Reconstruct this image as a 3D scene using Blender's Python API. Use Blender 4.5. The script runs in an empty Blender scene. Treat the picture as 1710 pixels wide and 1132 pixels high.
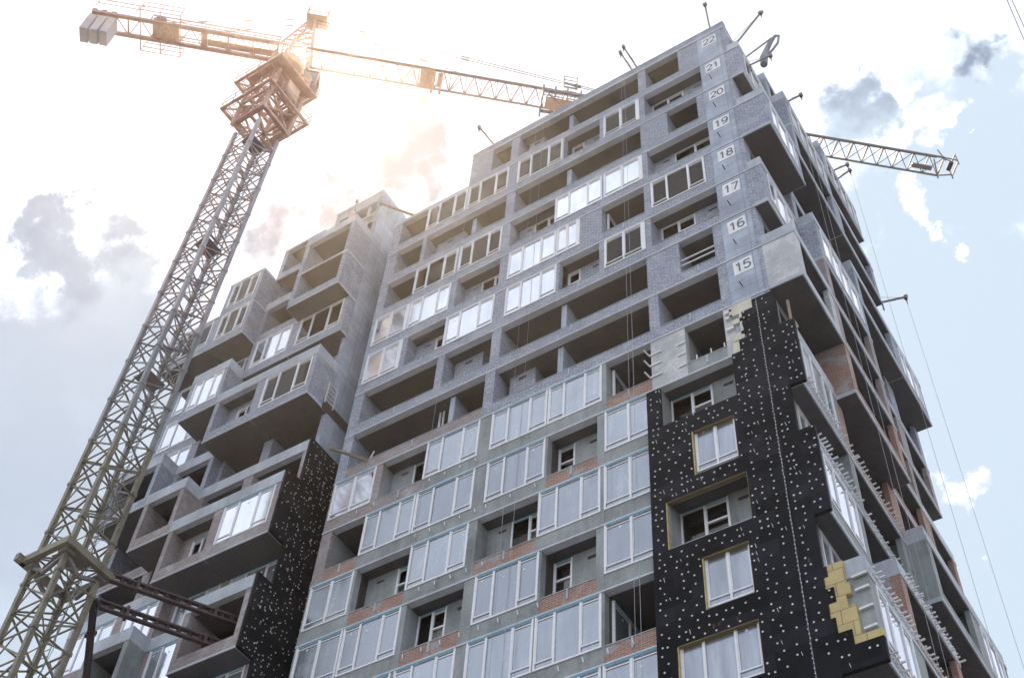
import bpy, math, random
from mathutils import Vector, Matrix
random.seed(7)
sc = bpy.context.scene
COL = sc.collection
R = math.radians

# ------------------------------------------------------------------ camera
PA, PB, PC, FPX = -0.91870416, 0.63730149, 0.09129861, 2175.53
Rx = Matrix(((1,0,0),(0,math.cos(PA),-math.sin(PA)),(0,math.sin(PA),math.cos(PA))))
Ry = Matrix(((math.cos(PB),0,math.sin(PB)),(0,1,0),(-math.sin(PB),0,math.cos(PB))))
Rz = Matrix(((math.cos(PC),-math.sin(PC),0),(math.sin(PC),math.cos(PC),0),(0,0,1)))
RC = Rz @ Rx @ Ry
def wrow(i): return Vector((RC[i][0], RC[i][2], -RC[i][1]))
right, down, fwd = wrow(0), wrow(1), wrow(2)
cam_d = bpy.data.cameras.new('camera')
cam = bpy.data.objects.new('camera', cam_d); COL.objects.link(cam)
m = Matrix((right, -down, -fwd)).transposed().to_4x4()
m.translation = Vector((0, 0, 1.6))
cam.matrix_world = m
cam_d.sensor_width = 36; cam_d.lens = FPX/1710*36
cam_d.clip_start = 0.1; cam_d.clip_end = 5000
sc.camera = cam

# ------------------------------------------------------------------ world, sun, exposure
SUN_AZ, SUN_EL = -58.5, 62.5        # azimuth measured from +Y towards +X
world = bpy.data.worlds.new('World'); sc.world = world; world.use_nodes = True
nt = world.node_tree; nt.nodes.clear()
def N(t, **k):
    n = nt.nodes.new(t)
    for a, b in k.items(): setattr(n, a, b)
    return n
L = nt.links.new
sky = N('ShaderNodeTexSky', sky_type='NISHITA'); sky.sun_disc = False
sky.sun_elevation = R(SUN_EL); sky.sun_rotation = R(SUN_AZ); sky.air_density = 1.0; sky.dust_density = 2.5; sky.ozone_density = 1.5
tc = N('ShaderNodeTexCoord')
def wmath(op, a, b=None, clamp=False):
    n = N('ShaderNodeMath', operation=op, use_clamp=clamp)
    for i, v in enumerate((a, b)):
        if v is None: continue
        if isinstance(v, (int, float)): n.inputs[i].default_value = v
        else: L(v, n.inputs[i])
    return n.outputs[0]
def wnoise(scale, detail, rough=0.6, dist=0.0):
    n = N('ShaderNodeTexNoise'); n.inputs['Scale'].default_value = scale; n.inputs['Detail'].default_value = detail
    n.inputs['Roughness'].default_value = rough; n.inputs['Distortion'].default_value = dist
    L(tc.outputs['Generated'], n.inputs['Vector']); return n.outputs['Fac']
# clouds are laid out by direction on the sky: centres of clear patches and of cloud banks
def warp():
    acc = tc.outputs['Generated']
    for sc_, amp, det in ((9.0, 0.085, 3), (26.0, 0.045, 6), (90.0, 0.012, 5)):
        n = N('ShaderNodeTexNoise'); n.inputs['Scale'].default_value = sc_; n.inputs['Detail'].default_value = det; n.inputs['Roughness'].default_value = 0.6
        L(tc.outputs['Generated'], n.inputs['Vector'])
        a = N('ShaderNodeVectorMath', operation='SUBTRACT'); L(n.outputs['Color'], a.inputs[0]); a.inputs[1].default_value = (0.5, 0.5, 0.5)
        b = N('ShaderNodeVectorMath', operation='SCALE'); L(a.outputs[0], b.inputs[0]); b.inputs['Scale'].default_value = amp*2
        c = N('ShaderNodeVectorMath', operation='ADD'); L(acc, c.inputs[0]); L(b.outputs[0], c.inputs[1]); acc = c.outputs[0]
    return acc
WARP = warp()
def blob(c, r):
    v = N('ShaderNodeVectorMath', operation='DISTANCE'); L(WARP, v.inputs[0]); v.inputs[1].default_value = c
    mr = N('ShaderNodeMapRange', interpolation_type='SMOOTHSTEP'); L(v.outputs['Value'], mr.inputs['Value'])
    mr.inputs['From Min'].default_value = r*0.2; mr.inputs['From Max'].default_value = r*1.5
    mr.inputs['To Min'].default_value = 1.0; mr.inputs['To Max'].default_value = 0.0
    return mr.outputs[0]
def pdir(u, v):
    d = right*((u-855)/FPX) + down*((v-566)/FPX) + fwd
    return tuple(d.normalized())
def blobs(lst):
    acc = None
    for u, v, r in lst:
        b = blob(pdir(u, v), r/FPX*0.93)
        acc = b if acc is None else wmath('MAXIMUM', acc, b)
    return acc
clear = blobs([(20,660,250),(150,560,170),(210,700,250),(60,900,300),(90,340,48),(130,400,72),(190,470,90),(60,430,50),
               (1420,230,85),(1500,420,150),(1640,300,210),(1600,560,260),(1650,900,330),(1618,60,40),(1590,110,40),(1680,110,70),(1560,740,110),(1400,140,10)])
puffs = blobs([(1545,235,42),(1500,250,36),(1552,335,38),(1560,385,24),(1625,790,40),(1590,830,38),(1670,200,12),(1660,165,12),(20,455,34),(1490,180,26),(60,470,20)])
dim = blobs([(700,270,95),(745,310,60),(480,385,80),(570,340,55),(917,92,20),(650,310,60),(540,380,50),(430,420,50)])
dimblue = blobs([(95,330,55),(125,380,70),(160,430,70),(230,450,50),(95,285,28),(1420,200,60),(1618,70,34),(1600,110,30)])
n1 = wnoise(11.0, 14, 0.62, 0.3); n2 = wnoise(34.0, 10, 0.62, 0.2)
nn = wmath('ADD', wmath('MULTIPLY', wmath('SUBTRACT', n1, 0.5), 2.0), wmath('MULTIPLY', wmath('SUBTRACT', n2, 0.5), 0.9))
outer = wnoise(2.2, 8, 0.6, 0.3)
# away from the patches the sky keeps broken white cloud
base_clear = wmath('MULTIPLY', wmath('SUBTRACT', outer, 0.60, True), 4.0, True)
e = wmath('ADD', wmath('SUBTRACT', wmath('MULTIPLY', clear, 1.6), 0.50), nn)
e = wmath('SUBTRACT', e, wmath('MULTIPLY', puffs, 1.5))
mr = N('ShaderNodeMapRange', interpolation_type='SMOOTHSTEP'); L(e, mr.inputs['Value'])
mr.inputs['From Min'].default_value = -0.30; mr.inputs['From Max'].default_value = 0.62
blue = mr.outputs[0]
d2 = wmath('SUBTRACT', wmath('ADD', wmath('MULTIPLY', dim, 1.0), wmath('MULTIPLY', nn, 0.9)), 0.12)
mr2 = N('ShaderNodeMapRange', interpolation_type='SMOOTHSTEP'); L(d2, mr2.inputs['Value'])
mr2.inputs['From Min'].default_value = -0.3; mr2.inputs['From Max'].default_value = 1.0
grey = mr2.outputs[0]
cmix = N('ShaderNodeMix', data_type='RGBA'); L(grey, cmix.inputs['Factor'])
cmix.inputs['A'].default_value = (0.945, 1.0, 1.13, 1); cmix.inputs['B'].default_value = (0.30, 0.32, 0.41, 1)
bg_cloud = N('ShaderNodeBackground'); L(cmix.outputs['Result'], bg_cloud.inputs['Color']); bg_cloud.inputs['Strength'].default_value = 1.09
bg_sky = N('ShaderNodeBackground'); L(sky.outputs[0], bg_sky.inputs['Color']); bg_sky.inputs['Strength'].default_value = 0.06
bg_veil = N('ShaderNodeBackground')
vm = N('ShaderNodeMix', data_type='RGBA'); vm.inputs['B'].default_value = (0.30, 0.37, 0.51, 1)
lg = N('ShaderNodeMix', data_type='RGBA'); lg.inputs['A'].default_value = (0.66, 0.785, 0.91, 1); lg.inputs['B'].default_value = (0.455, 0.55, 0.68, 1)
L(wmath('MULTIPLY', blobs([(0,470,330),(120,620,260),(40,760,330),(250,600,200)]), 1.0), lg.inputs['Factor']); L(lg.outputs['Result'], vm.inputs['A'])
sep = N('ShaderNodeSeparateXYZ'); L(tc.outputs['Generated'], sep.inputs[0])
db = wmath('MULTIPLY', wmath('MULTIPLY', dimblue, wmath('ADD', 1.0, wmath('MULTIPLY', nn, 1.2))), 0.85, True); L(db, vm.inputs['Factor'])
L(vm.outputs['Result'], bg_veil.inputs['Color'])
thinc = wmath('MULTIPLY', nn, 0.0); bg_veil.inputs['Strength'].default_value = 1.0
thin = N('ShaderNodeMixShader'); thin.inputs[0].default_value = 0.86; L(bg_sky.outputs[0], thin.inputs[1]); L(bg_veil.outputs[0], thin.inputs[2])
ms = N('ShaderNodeMixShader'); L(blue, ms.inputs[0]); L(bg_cloud.outputs[0], ms.inputs[1]); L(thin.outputs[0], ms.inputs[2])
wo = N('ShaderNodeOutputWorld'); L(ms.outputs[0], wo.inputs['Surface'])

sun_d = bpy.data.lights.new('sun', 'SUN'); sun_d.energy = 4.8; sun_d.angle = R(0.5); sun_d.color = (1.0, 0.74, 0.46)
sun = bpy.data.objects.new('sun', sun_d); COL.objects.link(sun)
sd = Vector((math.sin(R(SUN_AZ))*math.cos(R(SUN_EL)), math.cos(R(SUN_AZ))*math.cos(R(SUN_EL)), math.sin(R(SUN_EL))))
sun.rotation_euler = sd.to_track_quat('Z', 'Y').to_euler()
sc.view_settings.view_transform = 'Standard'; sc.view_settings.look = 'None'
sc.view_settings.exposure = 0.2; sc.view_settings.gamma = 1.0
sc.render.engine = 'CYCLES'
sc.cycles.max_bounces = 6; sc.cycles.diffuse_bounces = 4; sc.cycles.transparent_max_bounces = 12

# ------------------------------------------------------------------ materials
def mat(name, build):
    m = bpy.data.materials.new(name); m.use_nodes = True
    t = m.node_tree; t.nodes.clear()
    out = t.nodes.new('ShaderNodeOutputMaterial'); p = t.nodes.new('ShaderNodeBsdfPrincipled')
    t.links.new(p.outputs[0], out.inputs['Surface'])
    build(t, p, out); return m
class G:
    """tiny node helper on one material tree"""
    def __init__(s, t): s.t = t
    def n(s, ty, **k):
        x = s.t.nodes.new(ty)
        for a, b in k.items(): setattr(x, a, b)
        return x
    def l(s, a, b): s.t.links.new(a, b)
    def pos(s): return s.n('ShaderNodeNewGeometry').outputs['Position']
    def wallvec(s, su=1.0, sv=1.0):
        sp = s.n('ShaderNodeSeparateXYZ'); s.l(s.pos(), sp.inputs[0])
        a = s.m('ADD', sp.outputs[0], sp.outputs[1])
        c = s.n('ShaderNodeCombineXYZ'); s.l(s.m('MULTIPLY', a, su), c.inputs[0]); s.l(s.m('MULTIPLY', sp.outputs[2], sv), c.inputs[1])
        return c.outputs[0]
    def m(s, op, a, b=None, clamp=False):
        x = s.n('ShaderNodeMath', operation=op, use_clamp=clamp)
        for i, v in enumerate((a, b)):
            if v is None: continue
            if isinstance(v, (int, float)): x.inputs[i].default_value = v
            else: s.l(v, x.inputs[i])
        return x.outputs[0]
    def noise(s, scale, detail=4, rough=0.55, vec=None, dist=0.0):
        x = s.n('ShaderNodeTexNoise'); x.inputs['Scale'].default_value = scale; x.inputs['Detail'].default_value = detail
        x.inputs['Roughness'].default_value = rough; x.inputs['Distortion'].default_value = dist
        s.l(vec if vec is not None else s.pos(), x.inputs['Vector']); return x.outputs['Fac']
    def ramp(s, f, stops):
        x = s.n('ShaderNodeValToRGB'); s.l(f, x.inputs[0]); el = x.color_ramp.elements
        while len(el) < len(stops): el.new(0.5)
        for q, (p, c) in zip(el, stops): q.position = p; q.color = (*c, 1)
        return x.outputs[0]
    def mix(s, f, a, b, bt='MIX'):
        x = s.n('ShaderNodeMix', data_type='RGBA', blend_type=bt)
        if isinstance(f, (int, float)): x.inputs['Factor'].default_value = f
        else: s.l(f, x.inputs['Factor'])
        for i, v in (('A', a), ('B', b)):
            if isinstance(v, tuple): x.inputs[i].default_value = (*v, 1)
            else: s.l(v, x.inputs[i])
        return x.outputs['Result']
    def bump(s, h, p, strength=0.3, d=0.02):
        b = s.n('ShaderNodeBump'); b.inputs['Strength'].default_value = strength; b.inputs['Distance'].default_value = d
        s.l(h, b.inputs['Height']); s.l(b.outputs[0], p.inputs['Normal'])
def streaks(g):
    sp = g.n('ShaderNodeSeparateXYZ'); g.l(g.pos(), sp.inputs[0])
    c = g.n('ShaderNodeCombineXYZ'); g.l(g.m('MULTIPLY', sp.outputs[0], 3.0), c.inputs[0]); g.l(g.m('MULTIPLY', sp.outputs[1], 3.0), c.inputs[1]); g.l(g.m('MULTIPLY', sp.outputs[2], 0.35), c.inputs[2])
    return g.noise(1.0, 6, 0.65, c.outputs[0])
def concrete(col, amp=0.25, boards=None, seam=0.0):
    def f(t, p, out):
        g = G(t)
        a = g.noise(0.55, 6, 0.6); b = g.noise(9.0, 6, 0.7); c = streaks(g)
        k = g.m('ADD', g.m('ADD', g.m('MULTIPLY', a, 0.5), g.m('MULTIPLY', b, 0.22)), g.m('MULTIPLY', c, 0.28))
        lo = tuple(x*(1-amp*1.6) for x in col); hi = tuple(min(1, x*(1+amp*1.5)) for x in col)
        cc = g.ramp(k, [(0.33, lo), (0.5, col), (0.68, hi)])
        h = b
        if boards:
            br = g.n('ShaderNodeTexBrick'); g.l(g.wallvec(), br.inputs['Vector'])
            br.offset = 0.0; br.inputs['Scale'].default_value = 1.0; br.inputs['Brick Width'].default_value = boards[0]; br.inputs['Row Height'].default_value = boards[1]
            br.inputs['Mortar Size'].default_value = 0.014; br.inputs['Mortar Smooth'].default_value = 0.3
            br.inputs['Color1'].default_value = (1, 1, 1, 1); br.inputs['Color2'].default_value = (0.8, 0.81, 0.84, 1); br.inputs['Mortar'].default_value = (0.52, 0.5, 0.5, 1)
            cc = g.mix(0.85, cc, br.outputs['Color'], 'MULTIPLY'); h = g.m('SUBTRACT', g.m('MULTIPLY', b, 0.3), br.outputs['Fac'])
        if seam:
            sp = g.n('ShaderNodeSeparateXYZ'); g.l(g.pos(), sp.inputs[0])
            fr = g.m('FRACT', g.m('ADD', g.m('MULTIPLY', sp.outputs[1], 1/seam), g.m('MULTIPLY', g.noise(0.8, 2), 0.012)))
            fx = g.m('FRACT', g.m('MULTIPLY', sp.outputs[0], 1/(seam*2.1)))
            ln = g.m('MAXIMUM', g.m('LESS_THAN', fr, 0.016), g.m('LESS_THAN', fx, 0.007))
            cc = g.mix(g.m('MULTIPLY', ln, 0.30), cc, tuple(x*0.4 for x in col))
            sm = g.m('LESS_THAN', g.noise(0.7, 3, 0.6), 0.42)
            cc = g.mix(g.m('MULTIPLY', sm, 0.12), cc, tuple(min(1, x*1.5) for x in col))
        t.links.new(cc, p.inputs['Base Color']); p.inputs['Roughness'].default_value = 0.88
        g.bump(h, p, 0.35, 0.015)
    return f
def bricks(c1, c2, mort, w, hgt, msize=0.012, smear=None, smear_amt=0.0, fleck=0.0, fleckcol=(0.8, 0.8, 0.8)):
    def f(t, p, out):
        g = G(t); br = g.n('ShaderNodeTexBrick'); v = g.wallvec(); g.l(v, br.inputs['Vector'])
        br.inputs['Scale'].default_value = 1.0; br.inputs['Brick Width'].default_value = w; br.inputs['Row Height'].default_value = hgt
        br.inputs['Mortar Size'].default_value = msize; br.inputs['Mortar Smooth'].default_value = 0.2; br.inputs['Bias'].default_value = 0.0
        br.inputs['Color1'].default_value = (*c1, 1); br.inputs['Color2'].default_value = (*c2, 1); br.inputs['Mortar'].default_value = (*mort, 1)
        a = g.noise(1.1, 6, 0.65); b = g.noise(14.0, 5, 0.7)
        cc = g.mix(0.55, br.outputs['Color'], g.ramp(g.m('ADD', g.m('MULTIPLY', a, 0.5), g.m('MULTIPLY', b, 0.5)), [(0.3, (0.55, 0.55, 0.56)), (0.5, (1, 1, 1)), (0.72, (1.45, 1.42, 1.4))]), 'MULTIPLY')
        if smear:
            s_ = g.noise(0.9, 5, 0.7, None, 0.4)
            mk = g.n('ShaderNodeMapRange'); g.l(s_, mk.inputs['Value']); mk.inputs['From Min'].default_value = 0.62-smear_amt*0.3; mk.inputs['From Max'].default_value = 0.70-smear_amt*0.2
            cc = g.mix(mk.outputs[0], cc, g.ramp(b, [(0.3, tuple(x*0.7 for x in smear)), (0.7, tuple(min(1, x*1.25) for x in smear))]))
        if fleck:
            vr = g.n('ShaderNodeTexVoronoi'); vr.inputs['Scale'].default_value = 9.0; g.l(g.pos(), vr.inputs['Vector'])
            mk = g.m('LESS_THAN', vr.outputs['Distance'], fleck)
            cc = g.mix(mk, cc, fleckcol)
        t.links.new(cc, p.inputs['Base Color']); p.inputs['Roughness'].default_value = 0.9
        g.bump(g.m('SUBTRACT', g.m('MULTIPLY', b, 0.35), br.outputs['Fac']), p, 0.5, 0.02)
    return f
M = {}
M['slab'] = mat('slab_concrete', concrete((0.40, 0.445, 0.50), 0.24))
M['ledge'] = mat('slab_edge_concrete', concrete((0.50, 0.55, 0.61), 0.18))
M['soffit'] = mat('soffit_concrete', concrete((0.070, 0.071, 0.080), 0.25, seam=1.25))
M['form'] = mat('formwork_concrete', concrete((0.38, 0.44, 0.52), 0.24, boards=(1.25, 0.55)))
M['block'] = mat('grey_block', bricks((0.27, 0.305, 0.375), (0.36, 0.40, 0.48), (0.17, 0.19, 0.235), 0.30, 0.12, 0.018, smear=(0.34, 0.38, 0.45), smear_amt=0.32, fleck=0.22, fleckcol=(0.55, 0.60, 0.70)))
M['plaster'] = mat('rough_plaster', concrete((0.25, 0.28, 0.285), 0.32))
M['render'] = mat('smeared_plaster', bricks((0.40, 0.43, 0.46), (0.46, 0.48, 0.50), (0.36, 0.39, 0.42), 0.3, 0.1, 0.008, smear=(0.56, 0.58, 0.60), smear_amt=0.55))
M['red'] = mat('red_brick', bricks((0.25, 0.125, 0.085), (0.33, 0.175, 0.125), (0.34, 0.32, 0.30), 0.26, 0.085, 0.012, smear=(0.33, 0.33, 0.335), smear_amt=0.30))
M['dullred'] = mat('dusty_brick', bricks((0.215, 0.175, 0.17), (0.31, 0.265, 0.265), (0.30, 0.30, 0.31), 0.26, 0.085, 0.012, smear=(0.36, 0.365, 0.375), smear_amt=0.35, fleck=0.12, fleckcol=(0.5, 0.5, 0.52)))
def blackm(t, p, out):
    g = G(t); a = g.noise(1.2, 5, 0.6); b = g.noise(30, 3)
    br = g.n('ShaderNodeTexBrick'); g.l(g.wallvec(), br.inputs['Vector']); br.inputs['Scale'].default_value = 1.0
    br.inputs['Brick Width'].default_value = 1.2; br.inputs['Row Height'].default_value = 0.6; br.inputs['Mortar Size'].default_value = 0.006
    br.inputs['Color1'].default_value = (0.015, 0.017, 0.022, 1); br.inputs['Color2'].default_value = (0.004, 0.005, 0.007, 1); br.inputs['Mortar'].default_value = (0.006, 0.006, 0.007, 1)
    cc = g.mix(0.6, br.outputs['Color'], g.ramp(a, [(0.3, (0.5, 0.5, 0.5)), (0.7, (1.7, 1.7, 1.7))]), 'MULTIPLY')
    vr = g.n('ShaderNodeTexVoronoi'); vr.inputs['Scale'].default_value = 1.0
    sp = g.n('ShaderNodeSeparateXYZ'); g.l(g.pos(), sp.inputs[0]); c = g.n('ShaderNodeCombineXYZ')
    g.l(g.m('MULTIPLY', g.m('ADD', sp.outputs[0], sp.outputs[1]), 2.6), c.inputs[0]); g.l(g.m('MULTIPLY', sp.outputs[2], 0.9), c.inputs[1])
    g.l(c.outputs[0], vr.inputs['Vector'])
    rust = g.m('MULTIPLY', g.m('LESS_THAN', vr.outputs['Distance'], 0.10), g.m('GREATER_THAN', a, 0.5))
    cc = g.mix(g.m('MULTIPLY', rust, 0.55), cc, (0.16, 0.07, 0.035))
    t.links.new(cc, p.inputs['Base Color']); p.inputs['Roughness'].default_value = 0.7; p.inputs['Specular IOR Level'].default_value = 0.1
    g.bump(g.m('ADD', b, br.outputs['Fac']), p, 0.25, 0.01)
M['black'] = mat('black_insulation', blackm)
M['wool'] = mat('yellow_mineral_wool', bricks((0.50, 0.41, 0.20), (0.42, 0.35, 0.18), (0.20, 0.155, 0.07), 0.6, 0.5, 0.012))
M['woolpale'] = mat('pale_mineral_wool', concrete((0.55, 0.54, 0.45), 0.2))
def simple(col, rough=0.5, metal=0.0, amp=0.12, scale=6.0):
    def f(t, p, out):
        g = G(t); a = g.noise(scale, 5, 0.6); s_ = streaks(g)
        cc = g.ramp(g.m('ADD', g.m('MULTIPLY', a, 0.6), g.m('MULTIPLY', s_, 0.4)), [(0.3, tuple(x*(1-amp*2) for x in col)), (0.7, tuple(min(1, x*(1+amp*1.5)) for x in col))])
        t.links.new(cc, p.inputs['Base Color']); p.inputs['Roughness'].default_value = rough; p.inputs['Metallic'].default_value = metal
    return f
M['white'] = mat('white_pvc', simple((0.72, 0.75, 0.79), 0.4, 0, 0.06))
M['tape'] = mat('blue_tape', simple((0.06, 0.33, 0.48), 0.5))
M['disc'] = mat('white_plastic', simple((0.58, 0.59, 0.61), 0.5, 0, 0.2))
M['strip'] = mat('dull_steel_strip', simple((0.16, 0.17, 0.19), 0.6, 0, 0.2))
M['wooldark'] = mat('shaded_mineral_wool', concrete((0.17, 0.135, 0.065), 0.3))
M['bracket'] = mat('galvanised_steel', simple((0.66, 0.67, 0.68), 0.45, 0.15))
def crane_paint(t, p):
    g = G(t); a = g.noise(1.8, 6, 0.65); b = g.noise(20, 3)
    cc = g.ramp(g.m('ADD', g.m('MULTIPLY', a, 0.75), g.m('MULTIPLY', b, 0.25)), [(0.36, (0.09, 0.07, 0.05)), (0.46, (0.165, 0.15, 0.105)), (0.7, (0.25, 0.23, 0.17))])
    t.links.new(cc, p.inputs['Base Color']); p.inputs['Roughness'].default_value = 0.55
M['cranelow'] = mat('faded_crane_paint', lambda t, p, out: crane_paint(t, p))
M['craneflare'] = mat('flare_orange_crane_paint', simple((0.52, 0.335, 0.25), 0.5, 0, 0.15, 2.0))  # orange of the sun flare put into the crane head's colour
M['cranemid'] = mat('half_flare_crane_paint', simple((0.36, 0.235, 0.20), 0.5, 0, 0.15, 2.0))  # weaker flare tint mixed into the colour of the middle jib
M['mastleg'] = mat('flare_pale_mast_paint', simple((0.36, 0.33, 0.345), 0.5, 0, 0.12, 2.0))  # upper legs paled as the flare lightens them, put into the colour
M['mastmid'] = mat('half_flare_mast_paint', simple((0.23, 0.235, 0.235), 0.5, 0, 0.15, 2.0))  # in-between tone leading from the plain low mast to the flare-lightened top
M['mastbrace'] = mat('flare_brown_mast_paint', simple((0.33, 0.24, 0.215), 0.5, 0, 0.15, 2.0))  # upper braces carry the warm flare tint in their colour
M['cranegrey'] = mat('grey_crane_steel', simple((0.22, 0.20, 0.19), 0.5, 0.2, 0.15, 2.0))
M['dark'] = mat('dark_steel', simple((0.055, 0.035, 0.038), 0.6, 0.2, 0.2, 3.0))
M['counter'] = mat('counterweight_concrete', concrete((0.50, 0.47, 0.50), 0.15))
M['rope'] = mat('steel_rope', simple((0.30, 0.32, 0.34), 0.5, 0.3))
M['timber'] = mat('weathered_timber', simple((0.30, 0.235, 0.175), 0.8, 0, 0.2, 8.0))
M['chute'] = mat('grey_chute_cloth', simple((0.22, 0.25, 0.30), 0.8, 0, 0.3, 3.0))
M['signw'] = mat('sign_white', simple((0.72, 0.74, 0.76), 0.6, 0, 0.12, 3.0))
M['ink'] = mat('sign_ink', simple((0.09, 0.12, 0.17), 0.6, 0, 0.1))
M['redpaint'] = mat('red_spray_paint', simple((0.40, 0.16, 0.15), 0.7))
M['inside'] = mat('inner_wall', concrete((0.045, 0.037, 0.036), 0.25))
def glass(kind):
    def f(t, p, out):
        g = G(t)
        if kind == 'bright':
            s_ = streaks(g); a = g.noise(0.6, 3)
            cc = g.ramp(g.m('ADD', g.m('MULTIPLY', s_, 0.5), g.m('MULTIPLY', a, 0.5)), [(0.3, (0.66, 0.70, 0.77)), (0.7, (0.86, 0.89, 0.94))])
            oi = g.n('ShaderNodeObjectInfo'); cc = g.mix(1.0, cc, g.ramp(oi.outputs['Random'], [(0.0, (0.78, 0.80, 0.84)), (1.0, (1.0, 1.0, 1.0))]), 'MULTIPLY')
            t.links.new(cc, p.inputs['Base Color']); p.inputs['Metallic'].default_value = 0.9; p.inputs['Roughness'].default_value = 0.09
            g.bump(g.noise(0.5, 1), p, 0.05, 0.05)
        elif kind == 'film':
            s_ = streaks(g); a = g.noise(0.8, 3, 0.6); k = g.m('ADD', g.m('MULTIPLY', s_, 0.6), g.m('MULTIPLY', a, 0.4))
            cc = g.ramp(k, [(0.34, (0.31, 0.345, 0.385)), (0.56, (0.36, 0.40, 0.44)), (0.70, (0.46, 0.505, 0.55))])
            oi = g.n('ShaderNodeObjectInfo'); cc = g.mix(1.0, cc, g.ramp(oi.outputs['Random'], [(0.0, (0.80, 0.80, 0.82)), (1.0, (1.15, 1.15, 1.15))]), 'MULTIPLY')
            t.links.new(cc, p.inputs['Base Color']); p.inputs['Metallic'].default_value = 0.78
            r = g.ramp(k, [(0.42, (0.14,)*3), (0.68, (0.36,)*3)]); t.links.new(r, p.inputs['Roughness'])
            g.bump(g.noise(0.5, 1), p, 0.06, 0.05)
        elif kind == 'grey':
            s_ = streaks(g); cc = g.ramp(s_, [(0.35, (0.26, 0.29, 0.33)), (0.65, (0.38, 0.42, 0.47))])
            t.links.new(cc, p.inputs['Base Color']); p.inputs['Metallic'].default_value = 0.6; p.inputs['Roughness'].default_value = 0.22
        else:
            tr = g.n('ShaderNodeBsdfTransparent'); tr.inputs[0].default_value = (0.86, 0.84, 0.82, 1)
            gl = g.n('ShaderNodeBsdfGlossy'); gl.inputs['Roughness'].default_value = 0.04
            fr = g.n('ShaderNodeFresnel'); fr.inputs['IOR'].default_value = 1.25
            mx = g.n('ShaderNodeMixShader'); g.l(fr.outputs[0], mx.inputs[0]); g.l(tr.outputs[0], mx.inputs[1]); g.l(gl.outputs[0], mx.inputs[2])
            g.l(mx.outputs[0], out.inputs['Surface'])
    return f
for k_ in ('bright', 'film', 'grey', 'clear'): M['g'+k_] = mat(k_+'_glass', glass(k_))

# ------------------------------------------------------------------ mesh helpers
class MB:
    def __init__(s, fr=None): s.v = []; s.f = []; s.mi = []; s.mats = []; s.fr = fr
    def slot(s, m):
        if m not in s.mats: s.mats.append(m)
        return s.mats.index(m)
    def quad8(s, P, m):
        b = len(s.v); s.v += P; i = s.slot(m)
        for q in ((0,3,2,1),(4,5,6,7),(0,1,5,4),(1,2,6,5),(2,3,7,6),(3,0,4,7)):
            s.f.append(tuple(b+x for x in q)); s.mi.append(i)
    def box(s, x0, x1, y0, y1, z0, z1, m):
        if x1-x0 < 1e-4 or y1-y0 < 1e-4 or z1-z0 < 1e-4: return
        s.quad8([(x0,y0,z0),(x1,y0,z0),(x1,y1,z0),(x0,y1,z0),(x0,y0,z1),(x1,y0,z1),(x1,y1,z1),(x0,y1,z1)], m)
    def fbox(s, s0, s1, d0, d1, z0, z1, m):
        """box in facade coordinates: s along the facade, d inward from its plane"""
        k, pl = s.fr
        if k == 'F': s.box(s0, s1, pl+d0, pl+d1, z0, z1, m)
        else: s.box(pl-d1, pl-d0, s0, s1, z0, z1, m)
    def bar(s, a, b, w, m, h=None, up=(0,0,1)):
        a = Vector(a); b = Vector(b); d = (b-a)
        if d.length < 1e-5: return
        d.normalize(); u = Vector(up)
        if abs(d.dot(u)) > 0.95: u = Vector((1,0,0))
        x = d.cross(u).normalized(); y = x.cross(d).normalized(); h = h or w
        P = []
        for q in (a, b):
            for sx, sy in ((-1,-1),(1,-1),(1,1),(-1,1)): P.append(tuple(q + x*sx*w/2 + y*sy*h/2))
        s.quad8(P, m)
    def tube(s, a, b, r, m, n=8, r2=None):
        a = Vector(a); b = Vector(b); d = (b-a).normalized(); u = Vector((0,0,1)) if abs(d.z) < 0.95 else Vector((1,0,0))
        x = d.cross(u).normalized(); y = x.cross(d); base = len(s.v); i = s.slot(m); r2 = r if r2 is None else r2
        for q, rr in ((a, r), (b, r2)):
            for j in range(n):
                t = 2*math.pi*j/n; s.v.append(tuple(q + x*math.cos(t)*rr + y*math.sin(t)*rr))
        for j in range(n):
            k = (j+1) % n; s.f.append((base+j, base+k, base+n+k, base+n+j)); s.mi.append(i)
        s.f.append(tuple(base+j for j in range(n))[::-1]); s.mi.append(i)
        s.f.append(tuple(base+n+j for j in range(n))); s.mi.append(i)
    def path(s, pts, r, m, n=6):
        for a, b in zip(pts[:-1], pts[1:]): s.tube(a, b, r, m, n)
    def build(s, name, parent=None, bevel=0.0):
        me = bpy.data.meshes.new(name); me.from_pydata(s.v, [], s.f); me.update()
        for m_ in s.mats: me.materials.append(M[m_])
        me.polygons.foreach_set('material_index', s.mi)
        o = bpy.data.objects.new(name, me); COL.objects.link(o)
        if parent: o.parent = parent
        if bevel:
            md = o.modifiers.new('b', 'BEVEL'); md.width = bevel; md.segments = 1; md.limit_method = 'ANGLE'
        return o
def tag(o, label=None, cat=None, group=None, kind=None):
    if label: o['label'] = label
    if cat: o['category'] = cat
    if group: o['group'] = group
    if kind: o['kind'] = kind
    return o
def empty(name, label, cat, group=None):
    o = bpy.data.objects.new(name, None); COL.objects.link(o); o.empty_display_size = 0.5
    return tag(o, label, cat, group)

# ------------------------------------------------------------------ setting
g_ = MB(); g_.box(-1500, 1500, -1500, 1500, -0.5, 0.0, 'slab'); gr = g_.build('ground')
M['dirt'] = mat('sandy_ground', concrete((0.17, 0.175, 0.185), 0.3)); gr.data.materials[0] = M['dirt']; tag(gr, kind='structure')

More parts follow.
